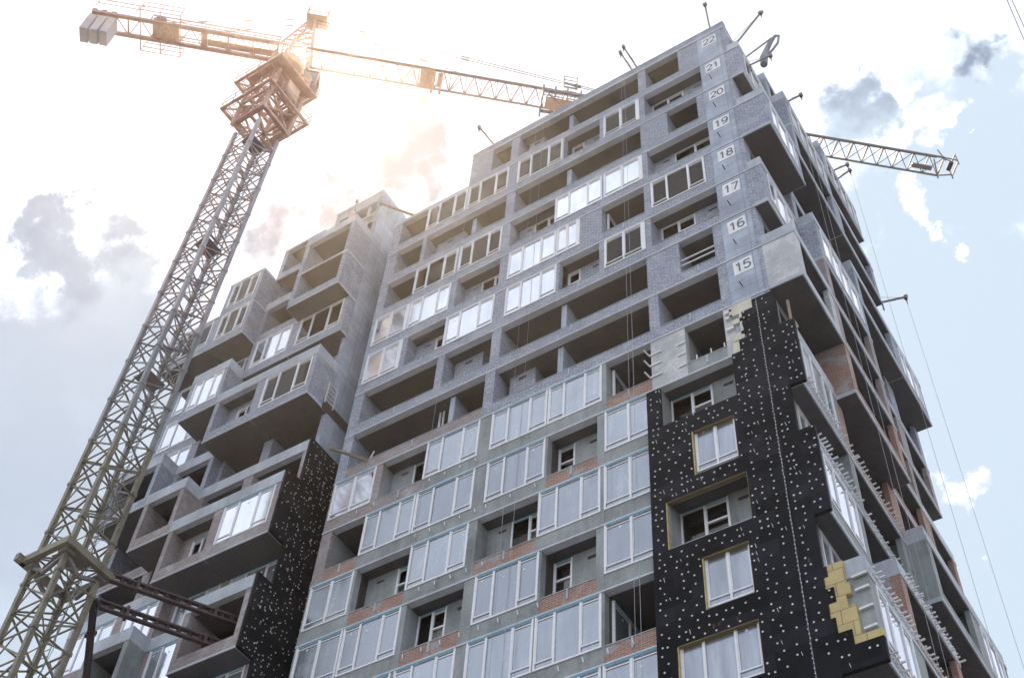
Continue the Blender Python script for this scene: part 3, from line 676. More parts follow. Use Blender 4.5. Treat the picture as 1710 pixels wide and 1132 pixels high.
# ------------------------------------------------------------------ number boards
def number_board(txt, k):
    words = {'22': 'topmost', '15': 'lowest'}
    o = empty('number_sign', f'white board with the number {txt} on the concrete corner pier', 'sign', 'floor number boards on the corner pier')
    cx, cz = -9.75, C(k)-0.74
    b = MB(FR); b.fbox(cx-0.41, cx+0.41, -0.035, -0.021, cz-0.46, cz+0.46, 'signw'); b.build('board', o)
    b = MB()
    w, h, t = 0.27, 0.50, 0.075
    def arc(cx_, cy_, rx, ry, a0, a1, n=14): return [(cx_+rx*math.cos(R(a0+(a1-a0)*q/n)), cy_+ry*math.sin(R(a0+(a1-a0)*q/n))) for q in range(n+1)]
    hw = w/2
    GL = {'0': [arc(0, 0, hw, h/2, 90, 450, 22)], '1': [[(-0.09, h/2-0.10), (0.02, h/2), (0.02, -h/2)]],
      '2': [arc(0, h/2-0.145, hw, 0.145, 165, -25, 10)+[(-hw, -h/2), (hw+0.01, -h/2)]],
      '5': [[(hw-0.01, h/2), (-hw+0.035, h/2), (-hw+0.01, 0.02)]+arc(-0.01, -h/2+0.165, hw, 0.165, 125, -150, 14)],
      '6': [arc(0, -h/2+0.155, hw, 0.155, 0, 360, 20), arc(0.02, 0, hw+0.02, h/2, 60, 182, 10)+[(-hw, -h/2+0.16)]],
      '7': [[(-hw, h/2), (hw, h/2), (-0.02, -h/2)]],
      '8': [arc(0, h/2-0.12, hw-0.025, 0.12, 0, 360, 18), arc(0, -h/2+0.135, hw, 0.135, 0, 360, 18)],
      '9': [arc(0, h/2-0.155, hw, 0.155, 0, 360, 20), arc(-0.02, 0, hw+0.02, h/2, -120, 2, 10)+[(hw, h/2-0.16)]]}
    for n_, ch in enumerate(txt):
        ox = cx+(n_-0.5)*0.36
        for pl in GL[ch]:
            lay = 0
            for (p0, p1) in zip(pl[:-1], pl[1:]):
                lay += 1; e_ = 0.0006*(lay % 3)
                dx, dz = p1[0]-p0[0], p1[1]-p0[1]; ln = math.hypot(dx, dz) or 1e-6; nx, nz = -dz/ln*t/2, dx/ln*t/2; ex, ez = dx/ln*0.012, dz/ln*0.012
                P = [(p0[0]-ex-nx, p0[1]-ez-nz), (p1[0]+ex-nx, p1[1]+ez-nz), (p1[0]+ex+nx, p1[1]+ez+nz), (p0[0]-ex+nx, p0[1]-ez+nz)]
                ya_, yb_ = Y0-0.0405-e_, Y0-0.036
                b.quad8([(ox+q[0], ya_, cz+q[1]*1.08) for q in P]+[(ox+q[0], yb_, cz+q[1]*1.08) for q in P], 'ink')
    b.build('digits', o)
    o.location = (cx, Y0, cz); o.rotation_euler = (0, R(random.uniform(-2.2, 2.2)), 0)
    for ch_ in o.children: ch_.location = (-cx, -Y0, -cz)
for k in range(22, 14, -1): number_board(str(k), k)

# ================================================================== LEFT WING
def W(j): return 2.86+3.0*j
WG = empty('stepped_apartment_wing', 'unfinished wing of stacked projecting boxes behind the crane mast, left of the numbered tower', 'building')
WP = {'0': 27.7, 'S': 27.2, 'L': 26.22}
WX = [-43.4, -40.05, -37.48, -34.43, -30.96]      # bays from left to right
WC = {
3: {22:'',21:'0O',20:'LO',19:'LO',18:'SWc',17:'0i',16:'LWc',15:'0O',14:'SO',13:'LWb',12:'0W',11:'LO',10:'SW',9:'LWb',8:'0O'},
2: {22:'',21:'SO',20:'0i',19:'SO',18:'SWb',17:'0O',16:'Li',15:'0O',14:'SO',13:'Li',12:'0Wg',11:'SWb',10:'0i',9:'SWg',8:'0O'},
1: {21:'',20:'LWc',19:'LWo',18:'0W',17:'LWb',16:'0O',15:'SO',14:'LO',13:'0O',12:'SWb',11:'LO',10:'0O',9:'LO',8:'0O'},
0: {20:'',19:'LWo',18:'0Wb',17:'0Wb',16:'0Wb',15:'LO',14:'0O',13:'0O',12:'SWb',11:'0W',10:'0Wb',9:'0O',8:'0O'},
}
for bay in range(4):
    xa, xb = WX[bay], WX[bay+1]
    tops = {3: 21, 2: 21, 1: 20, 0: 19}[bay]
    for j in range(tops, 7, -1):
        cell = WC[bay][j]; py = WP[cell[0]]; kd = cell[1:]; zf, zc = W(j-1), W(j)
        mt = 'block' if j >= 15 else ('dullred' if j >= 10 else 'plaster')
        if bay == 1 and j == 11: mt = 'plaster'
        up = WC[bay].get(j+1, ''); upy = WP[up[0]] if up else 99
        dn = WC[bay].get(j-1, '0'); 
        fr = ('F', py); b = MB(fr)
        fx0 = xa if bay else xa
        # slab edge
        b.box(xa, xb, py+0.21, 36, zf-0.02, zf+0.18, 'slab'); b.box(xa, xb, py-0.03, py+0.21, zf-0.02, zf+0.05, 'ledge'); b.box(xb-0.28, xb+0.02, py+0.21, 27.7, zf-0.02, zf+0.05, 'ledge')
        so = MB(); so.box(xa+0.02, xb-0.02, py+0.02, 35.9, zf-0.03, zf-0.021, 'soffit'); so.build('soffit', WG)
        if upy > py:
            top_z = zc+ (0.68 if up else 0.16)
            b.box(xa, xb, py-0.03, 36, zc-0.02, zc+0.16, 'slab')
            b.box(xa, xb, py-0.02, py+0.18, zc+0.16, top_z, 'slab')
            b.box(xb-0.18, xb, py+0.18, 28.5, zc+0.16, top_z, 'slab'); b.box(xa, xa+0.18, py+0.18, 28.5, zc+0.16, top_z, 'slab')
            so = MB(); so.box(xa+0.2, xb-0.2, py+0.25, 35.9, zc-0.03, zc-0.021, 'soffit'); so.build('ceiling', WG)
        # cheek walls down to the base plane, full room depth
        b.box(xa, xa+0.28, py, 33, zf+0.055, zc-0.03, mt if bay else 'block'); b.box(xb-0.28, xb-0.001, py, 33, zf+0.055, zc-0.03, mt)
        ph = 0.68
        thin_par = (bay == 3 and j == 20)
        if thin_par: ph = 0.2
        b.fbox(xa+0.28, xb-0.28, 0.01, 0.2, zf+0.05, zf+ph, 'slab' if thin_par else mt)
        b.build('bay_wall', WG)
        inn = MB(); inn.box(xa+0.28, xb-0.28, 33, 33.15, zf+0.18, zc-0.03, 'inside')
        x0, x1 = xa+0.28, xb-0.28
        if kd and kd[0] == 'W':
            gk = {'c': 'clear', 'b': 'bright', 'g': 'grey', 'o': 'clear', '': 'grey'}[kd[1:]]
            window(fr, x0, x1, zf+ph+0.01, zc-0.035, 3, gk, WG, tape=j <= 13, d=0.02)
        elif kd and kd[0] == 'i':
            yi = py+0.72
            a_, c_ = x0+0.7, x1-0.55
            if bay == 3: a_, c_ = x1-1.15, x1-0.05
            inn.box(x0, a_, yi, yi+0.15, zf+0.18, zc-0.03, mt); inn.box(c_, x1, yi, yi+0.15, zf+0.18, zc-0.03, mt)
            inn.box(a_, c_, yi, yi+0.15, zc-0.4, zc-0.03, mt); inn.box(a_, c_, yi, yi+0.15, zf+0.18, zf+0.9, mt)
            window(('F', yi), a_, c_, zf+0.9, zc-0.4, 2, 'clear', WG, tape=j <= 13, d=0.02, rails=(0,))
        inn.build('room_wall', WG)
# tower top of the wing, with its own roof and the struts seen in the opening
b = MB(('F', 27.7)); xa, xb = WX[3], WX[4]
b.box(xa, xb, 27.67, 34, 68.1, 68.36, 'slab'); b.box(xa, xa+0.35, 27.7, 34, W(21)+0.0, 68.1, 'block'); b.box(xb-0.28, xb, 27.7, 31.2, W(21), 68.1, 'form')
b.box(xa+0.35, xb-0.28, 27.7, 27.95, 67.35, 68.1, 'slab'); b.box(xa+0.35, xb-0.28, 32, 32.2, W(21), 67.35, 'inside')
b.bar((-33.2, 27.9, W(20)+0.3), (-33.15, 27.9, 67.35), 0.14, 'white'); b.bar((-32.0, 27.9, W(20)+0.3), (-31.95, 27.9, 67.35), 0.14, 'white')
b.bar((-34.0, 27.9, W(21)-0.3), (-31.3, 27.9, W(21)-0.25), 0.06, 'white')
b.build('stair_head', WG)
# formwork concrete side of the wing, brick cheeks in front of it
b = MB(); b.box(WX[4]-0.3, WX[4]+0.012, 27.75, 31.3, W(7), 68.1, 'form')
for j in range(9, 22): b.box(WX[4]+0.012, WX[4]+0.03, 27.75, 31.3, W(j)-0.06, W(j)+0.02, 'slab')
b.build('side_wall', WG)
b = MB(); b.box(WX[0], WX[4], 27.72, 34, 0, W(7), 'plaster'); b.build('lower_storeys', WG)
# dark slot with a steel ladder frame in the side wall below the sixteenth level box
b = MB(); b.box(WX[4]+0.012, WX[4]+0.05, 27.3, 29.6, W(15)-0.02, W(15)+0.62, 'dark'); b.build('open_slot', WG)
b = MB()
for dy in (27.35, 27.95): b.bar((WX[4]+0.08, dy, W(15)+0.4), (WX[4]+0.08, dy, W(15)+1.9), 0.06, 'bracket')
for q in range(5): b.bar((WX[4]+0.08, 27.35, W(15)+0.6+q*0.3), (WX[4]+0.08, 27.95, W(15)+0.6+q*0.3), 0.05, 'bracket')
b.build('ladder_frame', WG)
# black insulation on the side of the wing
wx = WX[4]+0.035
b = MB(); b.box(wx, wx+0.13, 27.1, 31.0, W(6.5), W(14.2), 'black'); b.box(wx, wx+0.13, 26.22, 27.1, W(12)-0.03, W(13.25), 'black'); b.box(wx, wx+0.13, 26.22, 27.1, W(10)-0.03, W(11.24), 'black'); b.box(wx, wx+0.13, 26.22, 27.1, W(8)-0.03, W(9.24), 'black')
b.build('black_insulation', WG)
b = MB()
for i in range(1000):
    y = 26.25+random.random()*3.6; z = W(7)+random.random()*21.5
    y = round(y/0.3)*0.3+random.uniform(-.09,.09)
    ok = (27.15 < y < 30.9 and z < W(14.15)) or (26.3 < y < 27.15 and any(W(a)+0.05 < z < W(a+1.2) for a in (12, 10, 8)))
    if ok: b.tube((wx+0.13, y, z), (wx+0.145, y, z), random.uniform(.022, .034), 'disc', 7)
tag(b.build('anchor_disc', WG), None, None, None, 'stuff')
b = MB()
for y in (27.1, 27.6, 28.15, 28.7): b.box(wx+0.13, wx+0.14, y, y+0.025, W(7), W(14.15) if y > 27.2 else W(11), 'black')
b.build('joint_strip', WG)

# ================================================================== TOWER CRANE
CR = empty('tower_crane', 'tall lattice tower crane with long jib passing over the tower block', 'crane')
MX0, MX1, MY0, MY1 = -36.48, -34.70, 20.30, 22.00
CX, CY = (MX0+MX1)/2, (MY0+MY1)/2
legs = [(MX0, MY0), (MX1, MY0), (MX1, MY1), (MX0, MY1)]
H = 2.7
def section_mesh(legm, matn):
    b = MB()
    for (x, y) in legs:
        b.box(x-0.095, x+0.095, y-0.095, y+0.095, 0, H, legm)
        b.box(x-0.125, x+0.125, y-0.125, y+0.125, -0.08, 0.08, legm)
    for i in range(4):
        a = Vector((*legs[i], 0)); c = Vector((*legs[(i+1) % 4], 0))
        b.bar(a, c, 0.06, legm); b.bar(a+Vector((0,0,H/2)), c+Vector((0,0,H/2)), 0.055, matn)
        b.bar(a+Vector((0,0,0.08)), c+Vector((0,0,H/2-0.08)), 0.065, matn)
        b.bar(c+Vector((0,0,H/2+0.08)), a+Vector((0,0,H-0.08)), 0.065, matn)
        b.bar(a+Vector((0,0,H*0.5)), c.lerp(a, 0.5)+Vector((0,0,H)), 0.045, matn)
        g1 = a.lerp(c, 0.08)+Vector((0,0,H/2)); b.bar(g1-Vector((0,0,0.12)), g1+Vector((0,0,0.12)), 0.16, matn, 0.03, up=(c-a).normalized())
    b.bar((MX0, MY0, H/2), (MX1, MY1, H/2), 0.05, matn)
    me = b.build('mast_section', None); return me
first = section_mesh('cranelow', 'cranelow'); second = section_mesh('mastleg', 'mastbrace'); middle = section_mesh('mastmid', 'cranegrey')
z = 36.33-H*13
n_sec = 0
while z < 68.6:
    src = first if z < 40 else (middle if z < 48 else second)  # tone steps with height to follow the flare, not a repaint
    o = src if not src.get('used') else src.copy()
    if src.get('used'): COL.objects.link(o)
    src['used'] = 1
    o.parent = CR; o.location = (0, 0, z); n_sec += 1; z += H
MTOP = z
b = MB()     # ladder, hoops and cables inside the mast
lx, ly = CX+0.25, MY1-0.45
for dx in (-0.2, 0.2): b.tube((lx+dx, ly, 1), (lx+dx, ly, MTOP), 0.022, 'cranelow', 6)
zz = 1.0
while zz < MTOP: b.bar((lx-0.2, ly, zz), (lx+0.2, ly, zz), 0.025, 'cranelow'); zz += 0.33
b.build('ladder', CR)
b = MB()
for r_ in range(3):
    pts = [(CX+0.5+0.10*math.sin(i*1.7+r_)+0.04*r_, CY+0.35+0.09*math.cos(i*2.1+r_*2), 0.5+i*0.9) for i in range(int(MTOP/0.9))]
    b.path(pts, 0.015, 'rope', 5)
b.build('power_cable', CR)
for i in range(0, n_sec, 4):     # landings
    zc = 36.33-H*13+i*H+1.2
    if zc < 2: continue
    b = MB(); b.box(CX-0.15, MX1-0.12, MY0+0.1, CY+0.35, zc, zc+0.04, 'cranegrey'); b.bar((CX-0.15, MY0+0.1, zc+0.06), (CX-0.15, CY+0.35, zc+0.06), 0.06, 'bracket'); b.build('landing', CR)
# tie collar and tie beams into the wing
b = MB(); zc = 34.7; e0 = 0.30
for s_ in (-1, 1):
    b.box(MX0-e0-0.1, MX1+e0+0.1, (MY0-e0 if s_ < 0 else MY1+e0)-0.11, (MY0-e0 if s_ < 0 else MY1+e0)+0.11, zc-0.16, zc+0.16, 'cranelow')
    xq = MX0-e0 if s_ < 0 else MX1+e0
    b.box(xq-0.11, xq+0.11, MY0-e0-0.35 if s_ < 0 else MY0-e0+0.11, MY1+e0-0.11, zc-0.16, zc+0.16, 'cranelow')
for (x, y) in legs:
    b.box(x-0.22, x+0.22, y-0.22, y+0.22, zc-0.30, zc-0.17, 'cranegrey'); b.bar((x, y, zc), (CX+(x-CX)*1.35, CY+(y-CY)*1.35, zc), 0.16, 'cranegrey')
for q in range(4):
    a = legs[q]; c = legs[(q+1) % 4]; b.bar((a[0], a[1], zc-0.28), ((a[0]+c[0])/2, (a[1]+c[1])/2, zc-0.75), 0.14, 'cranegrey'); b.bar((c[0], c[1], zc-0.28), ((a[0]+c[0])/2, (a[1]+c[1])/2, zc-0.75), 0.14, 'cranegrey')
b.build('tie_collar', CR)
def tie(p0, p1):
    b = MB(); p0 = Vector(p0); p1 = Vector(p1); d = p1-p0; n = max(4, int(d.length/0.42)); dn = d.normalized()
    sv = dn.cross(Vector((0,0,1))).normalized(); up = sv.cross(dn)
    for so_ in (-0.15, 0.15): b.bar(p0+up*so_, p1+up*so_, 0.20, 'dark', 0.085)
    for i in range(n+1):
        q = p0+d*(i/n); b.bar(q-up*0.12, q+up*0.12, 0.16, 'dark', 0.12)
    for f in (0.18, 0.72):
        q = p0+d*f; b.bar(q-dn*0.06, q+dn*0.06, 0.34, 'dark', 0.5)
    b.build('tie_beam', CR)
tie((MX1+e0, MY1+e0, zc), (-31.6, 27.4, zc+0.25)); tie((MX1+0.1, MY1+e0+0.1, zc-1.15), (-32.0, 27.6, zc-0.75))
tie((MX1-0.1, MY1+0.25, zc-1.0), (-39.2, 27.4, 30.2)); 
# climbing cage platforms under the slewing ring
def platform(z, x0, x1, y0, y1, rail=1.05, matn='craneflare', inset=0.6, name='platform'):
    b = MB(); w = 0.16
    b.box(x0, x1, y0, y0+w, z-0.1, z+0.1, matn); b.box(x0, x1, y1-w, y1, z-0.1, z+0.1, matn); b.box(x0, x0+w, y0+w, y1-w, z-0.1, z+0.1, matn); b.box(x1-w, x1, y0+w, y1-w, z-0.1, z+0.1, matn)
    ix0, ix1, iy0, iy1 = MX0-0.05, MX1+0.05, MY0-0.05, MY1+0.05
    for (a, c) in (((x0, iy0), (x1, iy0)), ((x0, iy1), (x1, iy1)), ((ix0, y0), (ix0, y1)), ((ix1, y0), (ix1, y1)), ((x0, y0), (ix0, iy0)), ((x1, y0), (ix1, iy0)), ((x1, y1), (ix1, iy1)), ((x0, y1), (ix0, iy1))):
        b.bar((*a, z), (*c, z), 0.09, matn)
    for q in range(7):
        t = (q+0.5)/7
        b.bar((x0, y0+(y1-y0)*t, z+0.02), (ix0, y0+(y1-y0)*t, z+0.02), 0.035, matn); b.bar((x0+(x1-x0)*t, y0, z+0.02), (x0+(x1-x0)*t, iy0, z+0.02), 0.035, matn)
        b.bar((x1, y0+(y1-y0)*t, z+0.02), (ix1, y0+(y1-y0)*t, z+0.02), 0.035, matn); b.bar((x0+(x1-x0)*t, y1, z+0.02), (x0+(x1-x0)*t, iy1, z+0.02), 0.035, matn)
    cs = [(x0, y0), (x1, y0), (x1, y1), (x0, y1)]
    for i in range(4):
        a, c = cs[i], cs[(i+1) % 4]
        for hh in (rail*0.5, rail): b.bar((*a, z+hh), (*c, z+hh), 0.035, matn)
        for q in range(4): t = q/4; b.bar((a[0]+(c[0]-a[0])*t, a[1]+(c[1]-a[1])*t, z), (a[0]+(c[0]-a[0])*t, a[1]+(c[1]-a[1])*t, z+rail), 0.035, matn)
    return b.build(name, CR)
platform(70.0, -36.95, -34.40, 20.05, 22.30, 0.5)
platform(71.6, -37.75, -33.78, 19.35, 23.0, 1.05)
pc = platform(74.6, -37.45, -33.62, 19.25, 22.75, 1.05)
b = MB()      # cage frame between the platforms and up to the slewing ring
e1 = 0.28; cl = [(MX0-e1, MY0-e1), (MX1+e1, MY0-e1), (MX1+e1, MY1+e1), (MX0-e1, MY1+e1)]
for (x, y) in cl: b.box(x-0.11, x+0.11, y-0.11, y+0.11, 69.6, 77.4, 'craneflare')
for i in range(4):
    a = Vector((*cl[i], 0)); c = Vector((*cl[(i+1) % 4], 0))
    for z0_ in (69.8, 72.2, 74.7):
        b.bar(a+Vector((0,0,z0_)), c+Vector((0,0,z0_+2.2)), 0.11, 'craneflare'); b.bar(c+Vector((0,0,z0_)), a+Vector((0,0,z0_+2.2)), 0.09, 'craneflare'); b.bar(a+Vector((0,0,z0_)), c+Vector((0,0,z0_)), 0.14, 'craneflare')
b.box(CX-0.6, CX+0.6, MY1+0.35, MY1+0.75, 71.8, 74.4, 'craneflare'); b.box(MX1+0.35, MX1+0.8, CY-0.5, CY+0.5, 72.2, 73.8, 'craneflare')
b.box(CX-1.1, CX+1.5, MY0-0.8, MY0-0.2, 74.7, 74.8, 'craneflare'); b.box(MX1+0.3, MX1+0.95, MY0-0.9, MY1+0.5, 74.72, 74.8, 'craneflare')
b.build('climbing_cage', CR)
b = MB(); b.tube((CX, CY, 77.3), (CX, CY, 77.9), 1.15, 'craneflare', 20); b.tube((CX, CY, 77.95), (CX, CY, 78.4), 0.95, 'cranegrey', 20)
for (x, y) in legs: b.bar((x, y, 76.0), (x, y, 77.4), 0.2, 'craneflare')
for (x, y) in legs: b.bar((x, y, 78.3), (CX+(x-CX)*0.9, CY+(y-CY)*0.9, 80.2), 0.18, 'craneflare')
b.build('slewing_ring', CR)
# jib geometry
ju = Vector((0.749, 0.663, 0)).normalized(); jn = Vector((ju.y, -ju.x, 0)); JC = Vector((CX, CY, 0)); ZB, HW, ZA = 80.0, 0.70, 81.32
def JP(s, off, z): return tuple(JC+ju*s+jn*off+Vector((0, 0, z)))
# operator's cab hanging beside the jib foot
b = MB()
def obox(b, s0, s1, o0, o1, z0, z1, m_):
    P = [JP(s0,o0,z0),JP(s1,o0,z0),JP(s1,o1,z0),JP(s0,o1,z0),JP(s0,o0,z1),JP(s1,o0,z1),JP(s1,o1,z1),JP(s0,o1,z1)]
    # keep winding outward
    b.quad8([P[3],P[2],P[1],P[0],P[7],P[6],P[5],P[4]], m_)
obox(b, 0.6, 1.9, -1.9, -0.85, 78.0, 78.1, 'craneflare'); obox(b, 0.6, 1.9, -1.9, -0.85, 79.9, 80.0, 'craneflare')
for (s, o) in ((0.65,-1.85),(1.85,-1.85),(1.85,-0.9),(0.65,-0.9)): b.bar(JP(s, o, 78.1), JP(s, o, 79.9), 0.08, 'craneflare')
cab = b.build('cab', CR); b = MB(); obox(b, 0.7, 1.8, -1.84, -0.92, 78.12, 79.88, 'ggrey'); b.build('cab_glazing', cab)
def truss(s0, s1, pitch, matn, name, tri=True, zb=ZB, za=ZA, hw=HW, t=0.11):
    b = MB()
    for o_ in (-hw, hw): b.bar(JP(s0, o_, zb), JP(s1, o_, zb), t, matn)
    b.bar(JP(s0, 0, za), JP(s1, 0, za), t*1.15, matn)
    n = max(1, round((s1-s0)/pitch)); q = (s1-s0)/n
    for i in range(n):
        a, c = s0+i*q, s0+(i+1)*q; m_ = (a+c)/2
        for o_ in (-hw, hw):
            b.bar(JP(a, o_, zb), JP(m_, 0, za), 0.055, matn); b.bar(JP(m_, 0, za), JP(c, o_, zb), 0.055, matn)
        b.bar(JP(a, -hw, zb), JP(a, hw, zb), 0.045, matn); b.bar(JP(a, -hw, zb), JP(c, hw, zb), 0.035, matn)
    b.bar(JP(s1, -hw, zb), JP(s1, hw, zb), 0.08, matn)
    return b.build(name, CR)
truss(0.9, 9.4, 1.06, 'craneflare', 'jib')  # jib colour steps from flare orange out to its plain grey
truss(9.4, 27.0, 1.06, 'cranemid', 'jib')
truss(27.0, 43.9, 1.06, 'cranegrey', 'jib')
b = MB()     # splice of plates a quarter of the way out
obox(b, 8.45, 9.25, -HW-0.06, HW+0.06, ZB-0.05, ZB+0.04, 'craneflare'); obox(b, 8.45, 9.25, -0.08, 0.08, ZB+0.05, ZA, 'craneflare')
for s in (9.3, 9.85):
    for o_ in (-HW, HW): b.bar(JP(s, o_, ZB-0.55), JP(s, 0, ZA), 0.13, 'craneflare')
obox(b, 9.6, 9.8, -0.5, 0.5, ZB-0.02, ZB+0.06, 'craneflare'); b.build('jib_splice', CR)
# jib tip
b = MB(); obox(b, 42.0, 43.4, -0.45, -0.15, ZB+0.05, ZB+0.2, 'cranegrey')
for o_ in (-HW, HW): b.bar(JP(43.9, o_, ZB-0.35), JP(43.9, o_*0.5, ZA+0.3), 0.09, 'cranegrey'); b.bar(JP(43.9, o_, ZB), JP(44.9, o_*0.8, ZB+0.2), 0.07, 'cranegrey'); b.bar(JP(44.9, o_*0.8, ZB-0.3), JP(44.9, o_*0.8, ZB+1.0), 0.08, 'cranegrey')
b.bar(JP(44.9, -0.56, ZB+1.0), JP(44.9, 0.56, ZB+1.0), 0.08, 'cranegrey'); b.bar(JP(44.9, -0.56, ZB), JP(44.9, 0.56, ZB), 0.08, 'cranegrey'); b.bar(JP(43.9, 0, ZA+0.2), JP(44.9, 0, ZB+1.0), 0.06, 'cranegrey')
b.tube(JP(44.6, -0.3, ZB+0.3), JP(44.6, 0.3, ZB+0.3), 0.16, 'dark', 12); b.build('jib_tip', CR)
# trolley with inspection basket
b = MB()
obox(b, 16.6, 20.0, -0.85, -0.72, ZB-0.45, ZB-0.2, 'cranegrey'); obox(b, 16.6, 20.0, 0.72, 0.85, ZB-0.45, ZB-0.2, 'cranegrey')
for s in (16.6, 17.4, 18.2, 19.1, 20.0):
    b.bar(JP(s, -0.85, ZB-0.35), JP(s, 0.85, ZB-0.35), 0.12, 'cranegrey')
    for o_ in (-0.8, 0.8): b.bar(JP(s, o_, ZB-1.1), JP(s, o_, ZB+0.35), 0.09, 'cranegrey')
for o_ in (-0.45, 0.45): b.bar(JP(17.0, o_, ZB-0.2), JP(18.4, o_, ZB-2.2), 0.09, 'cranegrey'); b.bar(JP(18.4, o_, ZB-2.2), JP(19.6, o_, ZB-0.2), 0.09, 'cranegrey')
obox(b, 16.8, 18.8, -0.4, 0.4, ZB-0.75, ZB-0.5, 'craneflare')
for zz in (-1.1, -0.7): b.bar(JP(16.6, 0.8, ZB+zz), JP(20.0, 0.8, ZB+zz), 0.05, 'cranegrey')
b.build('trolley', CR)
b = MB(); 
for o_ in (-0.28, 0.28):
    for s in (18.0, 18.9): b.bar(JP(s, o_, ZA+0.02), JP(s, o_, ZA+2.0), 0.045, 'cranegrey')
    for q in range(4): b.bar(JP(18.0, o_, ZA+0.35+q*0.5), JP(18.9, o_, ZA+0.35+q*0.5), 0.045, 'cranegrey')
for s in (18.0, 18.9):
    for q in range(4): b.bar(JP(s, -0.28, ZA+0.35+q*0.5), JP(s, 0.28, ZA+0.35+q*0.5), 0.04, 'cranegrey')
b.build('inspection_basket', CR)
# counter jib
b = MB()
for o_ in (-0.62, 0.62):
    b.bar(JP(-13.1, o_, ZB), JP(-0.9, o_, ZB), 0.22, 'craneflare', 0.26)
    b.bar(JP(-9.4, o_, ZB+1.0), JP(-0.9, o_, ZB+1.0), 0.07, 'craneflare'); b.bar(JP(-9.4, o_, ZB+0.55), JP(-0.9, o_, ZB+0.55), 0.05, 'craneflare')
n = 7
for i in range(n+1):
    s = -12.4+i*(11.4/n); b.bar(JP(s, -0.62, ZB), JP(s, 0.62, ZB), 0.10, 'craneflare')
    if i < n: s2 = s+11.4/n; b.bar(JP(s, -0.62, ZB), JP((s+s2)/2, 0.62, ZB), 0.06, 'craneflare'); b.bar(JP((s+s2)/2, 0.62, ZB), JP(s2, -0.62, ZB), 0.06, 'craneflare')
    for o_ in (-0.62, 0.62): b.bar(JP(max(s, -9.4), o_, ZB), JP(max(s, -9.4), o_, ZB+1.0), 0.05, 'craneflare')
obox(b, -6.0, -5.6, -0.6, 0.6, ZB-0.12, ZB+0.3, 'craneflare'); obox(b, -5.7, -1.2, -0.40, 0.05, ZB+0.02, ZB+0.06, 'craneflare')
b.build('counter_jib', CR)
b = MB()     # winch house: drum, motor and railings
obox(b, -9.2, -7.6, -0.55, 0.55, ZB+0.15, ZB+0.35, 'craneflare'); b.tube(JP(-8.9, -0.5, ZB+0.8), JP(-8.9, 0.5, ZB+0.8), 0.42, 'cranegrey', 14); b.tube(JP(-8.0, -0.5, ZB+0.7), JP(-8.0, 0.3, ZB+0.7), 0.30, 'craneflare', 12)
obox(b, -8.6, -7.9, -0.55, 0.1, ZB-0.1, ZB+1.4, 'craneflare')
for o_ in (-1.55, 1.35):
    for s in (-10.0, -8.7, -7.4): b.bar(JP(s, o_, ZB), JP(s, o_, ZB+1.2), 0.05, 'craneflare')
    for zz in (0.0, 0.6, 1.2): b.bar(JP(-10.0, o_, ZB+zz), JP(-7.4, o_, ZB+zz), 0.05, 'craneflare')
for s in (-10.0, -8.7, -7.4): b.bar(JP(s, -1.55, ZB), JP(s, 1.35, ZB), 0.06, 'craneflare')
for s in (-12.9, -10.3):
    b.bar(JP(s, 1.0, ZB+0.1), JP(s, 1.0, ZB+1.2), 0.05, 'craneflare')
b.bar(JP(-12.9, 1.0, ZB+1.2), JP(-10.0, 1.0, ZB+1.2), 0.05, 'craneflare'); b.bar(JP(-12.9, 1.0, ZB+0.65), JP(-10.0, 1.0, ZB+0.65), 0.04, 'craneflare')
b.build('winch_platform', CR)
for i in range(3):
    b = MB(); s = -13.25+i*0.62; obox(b, s, s+0.52, -0.52, 0.52, ZB-2.25, ZB-0.02, 'counter'); obox(b, s+0.1, s+0.42, -0.72, 0.72, ZB-0.02+0.15, ZB+0.35, 'cranegrey')
    b.build('counterweight', CR, 0.03)
# cat head
b = MB(); AP = (0.35, 0, 85.6)
for (s, o_) in ((-0.9, -0.62), (-0.9, 0.62), (1.2, -0.62), (1.2, 0.62)):
    b.bar(JP(s, o_, ZB), JP(AP[0]+(0.12 if s > 0 else -0.12), o_*0.25, AP[2]), 0.13, 'craneflare')
for i in range(6):
    t0, t1 = i/6, (i+1)/6
    def lp(s, o_, t): return Vector(JP(s+(AP[0]-s)*t, o_*(1-0.75*t), ZB+(AP[2]-ZB)*t))
    for o_ in (-0.62, 0.62):
        b.bar(lp(-0.9, o_, t0), lp(1.2, o_, t1), 0.06, 'craneflare'); b.bar(lp(1.2, o_, t0), lp(-0.9, o_, t0), 0.05, 'craneflare')
    b.bar(lp(-0.9, -0.62, t0), lp(-0.9, 0.62, t1), 0.05, 'craneflare'); b.bar(lp(1.2, -0.62, t1), lp(1.2, 0.62, t0), 0.05, 'craneflare')
obox(b, -0.1, 1.3, -0.5, 0.5, 85.5, 85.6, 'craneflare')
for s in (-0.1, 1.3):
    for o_ in (-0.5, 0.5): b.bar(JP(s, o_, 85.6), JP(s, o_, 86.7), 0.05, 'craneflare')
for zz in (86.15, 86.7):
    for o_ in (-0.5, 0.5): b.bar(JP(-0.1, o_, zz), JP(1.3, o_, zz), 0.045, 'craneflare')
    for s in (-0.1, 1.3): b.bar(JP(s, -0.5, zz), JP(s, 0.5, zz), 0.045, 'craneflare')
b.build('cat_head', CR)
def stay(a, c, matn='craneflare', r=0.035):
    b = MB(); b.tube(a, c, r, matn, 6)
    d = (Vector(c)-Vector(a))
    for f in (0.12, 0.4, 0.7): q = Vector(a)+d*f; b.tube(q, q+d.normalized()*0.5, r*2, matn, 6)
    b.build('stay_rod', CR)
for o_ in (-0.12, 0.12): stay(JP(0.5, o_, 85.5), JP(26.5, o_*0.3, ZA+0.1), 'cranegrey', 0.03)
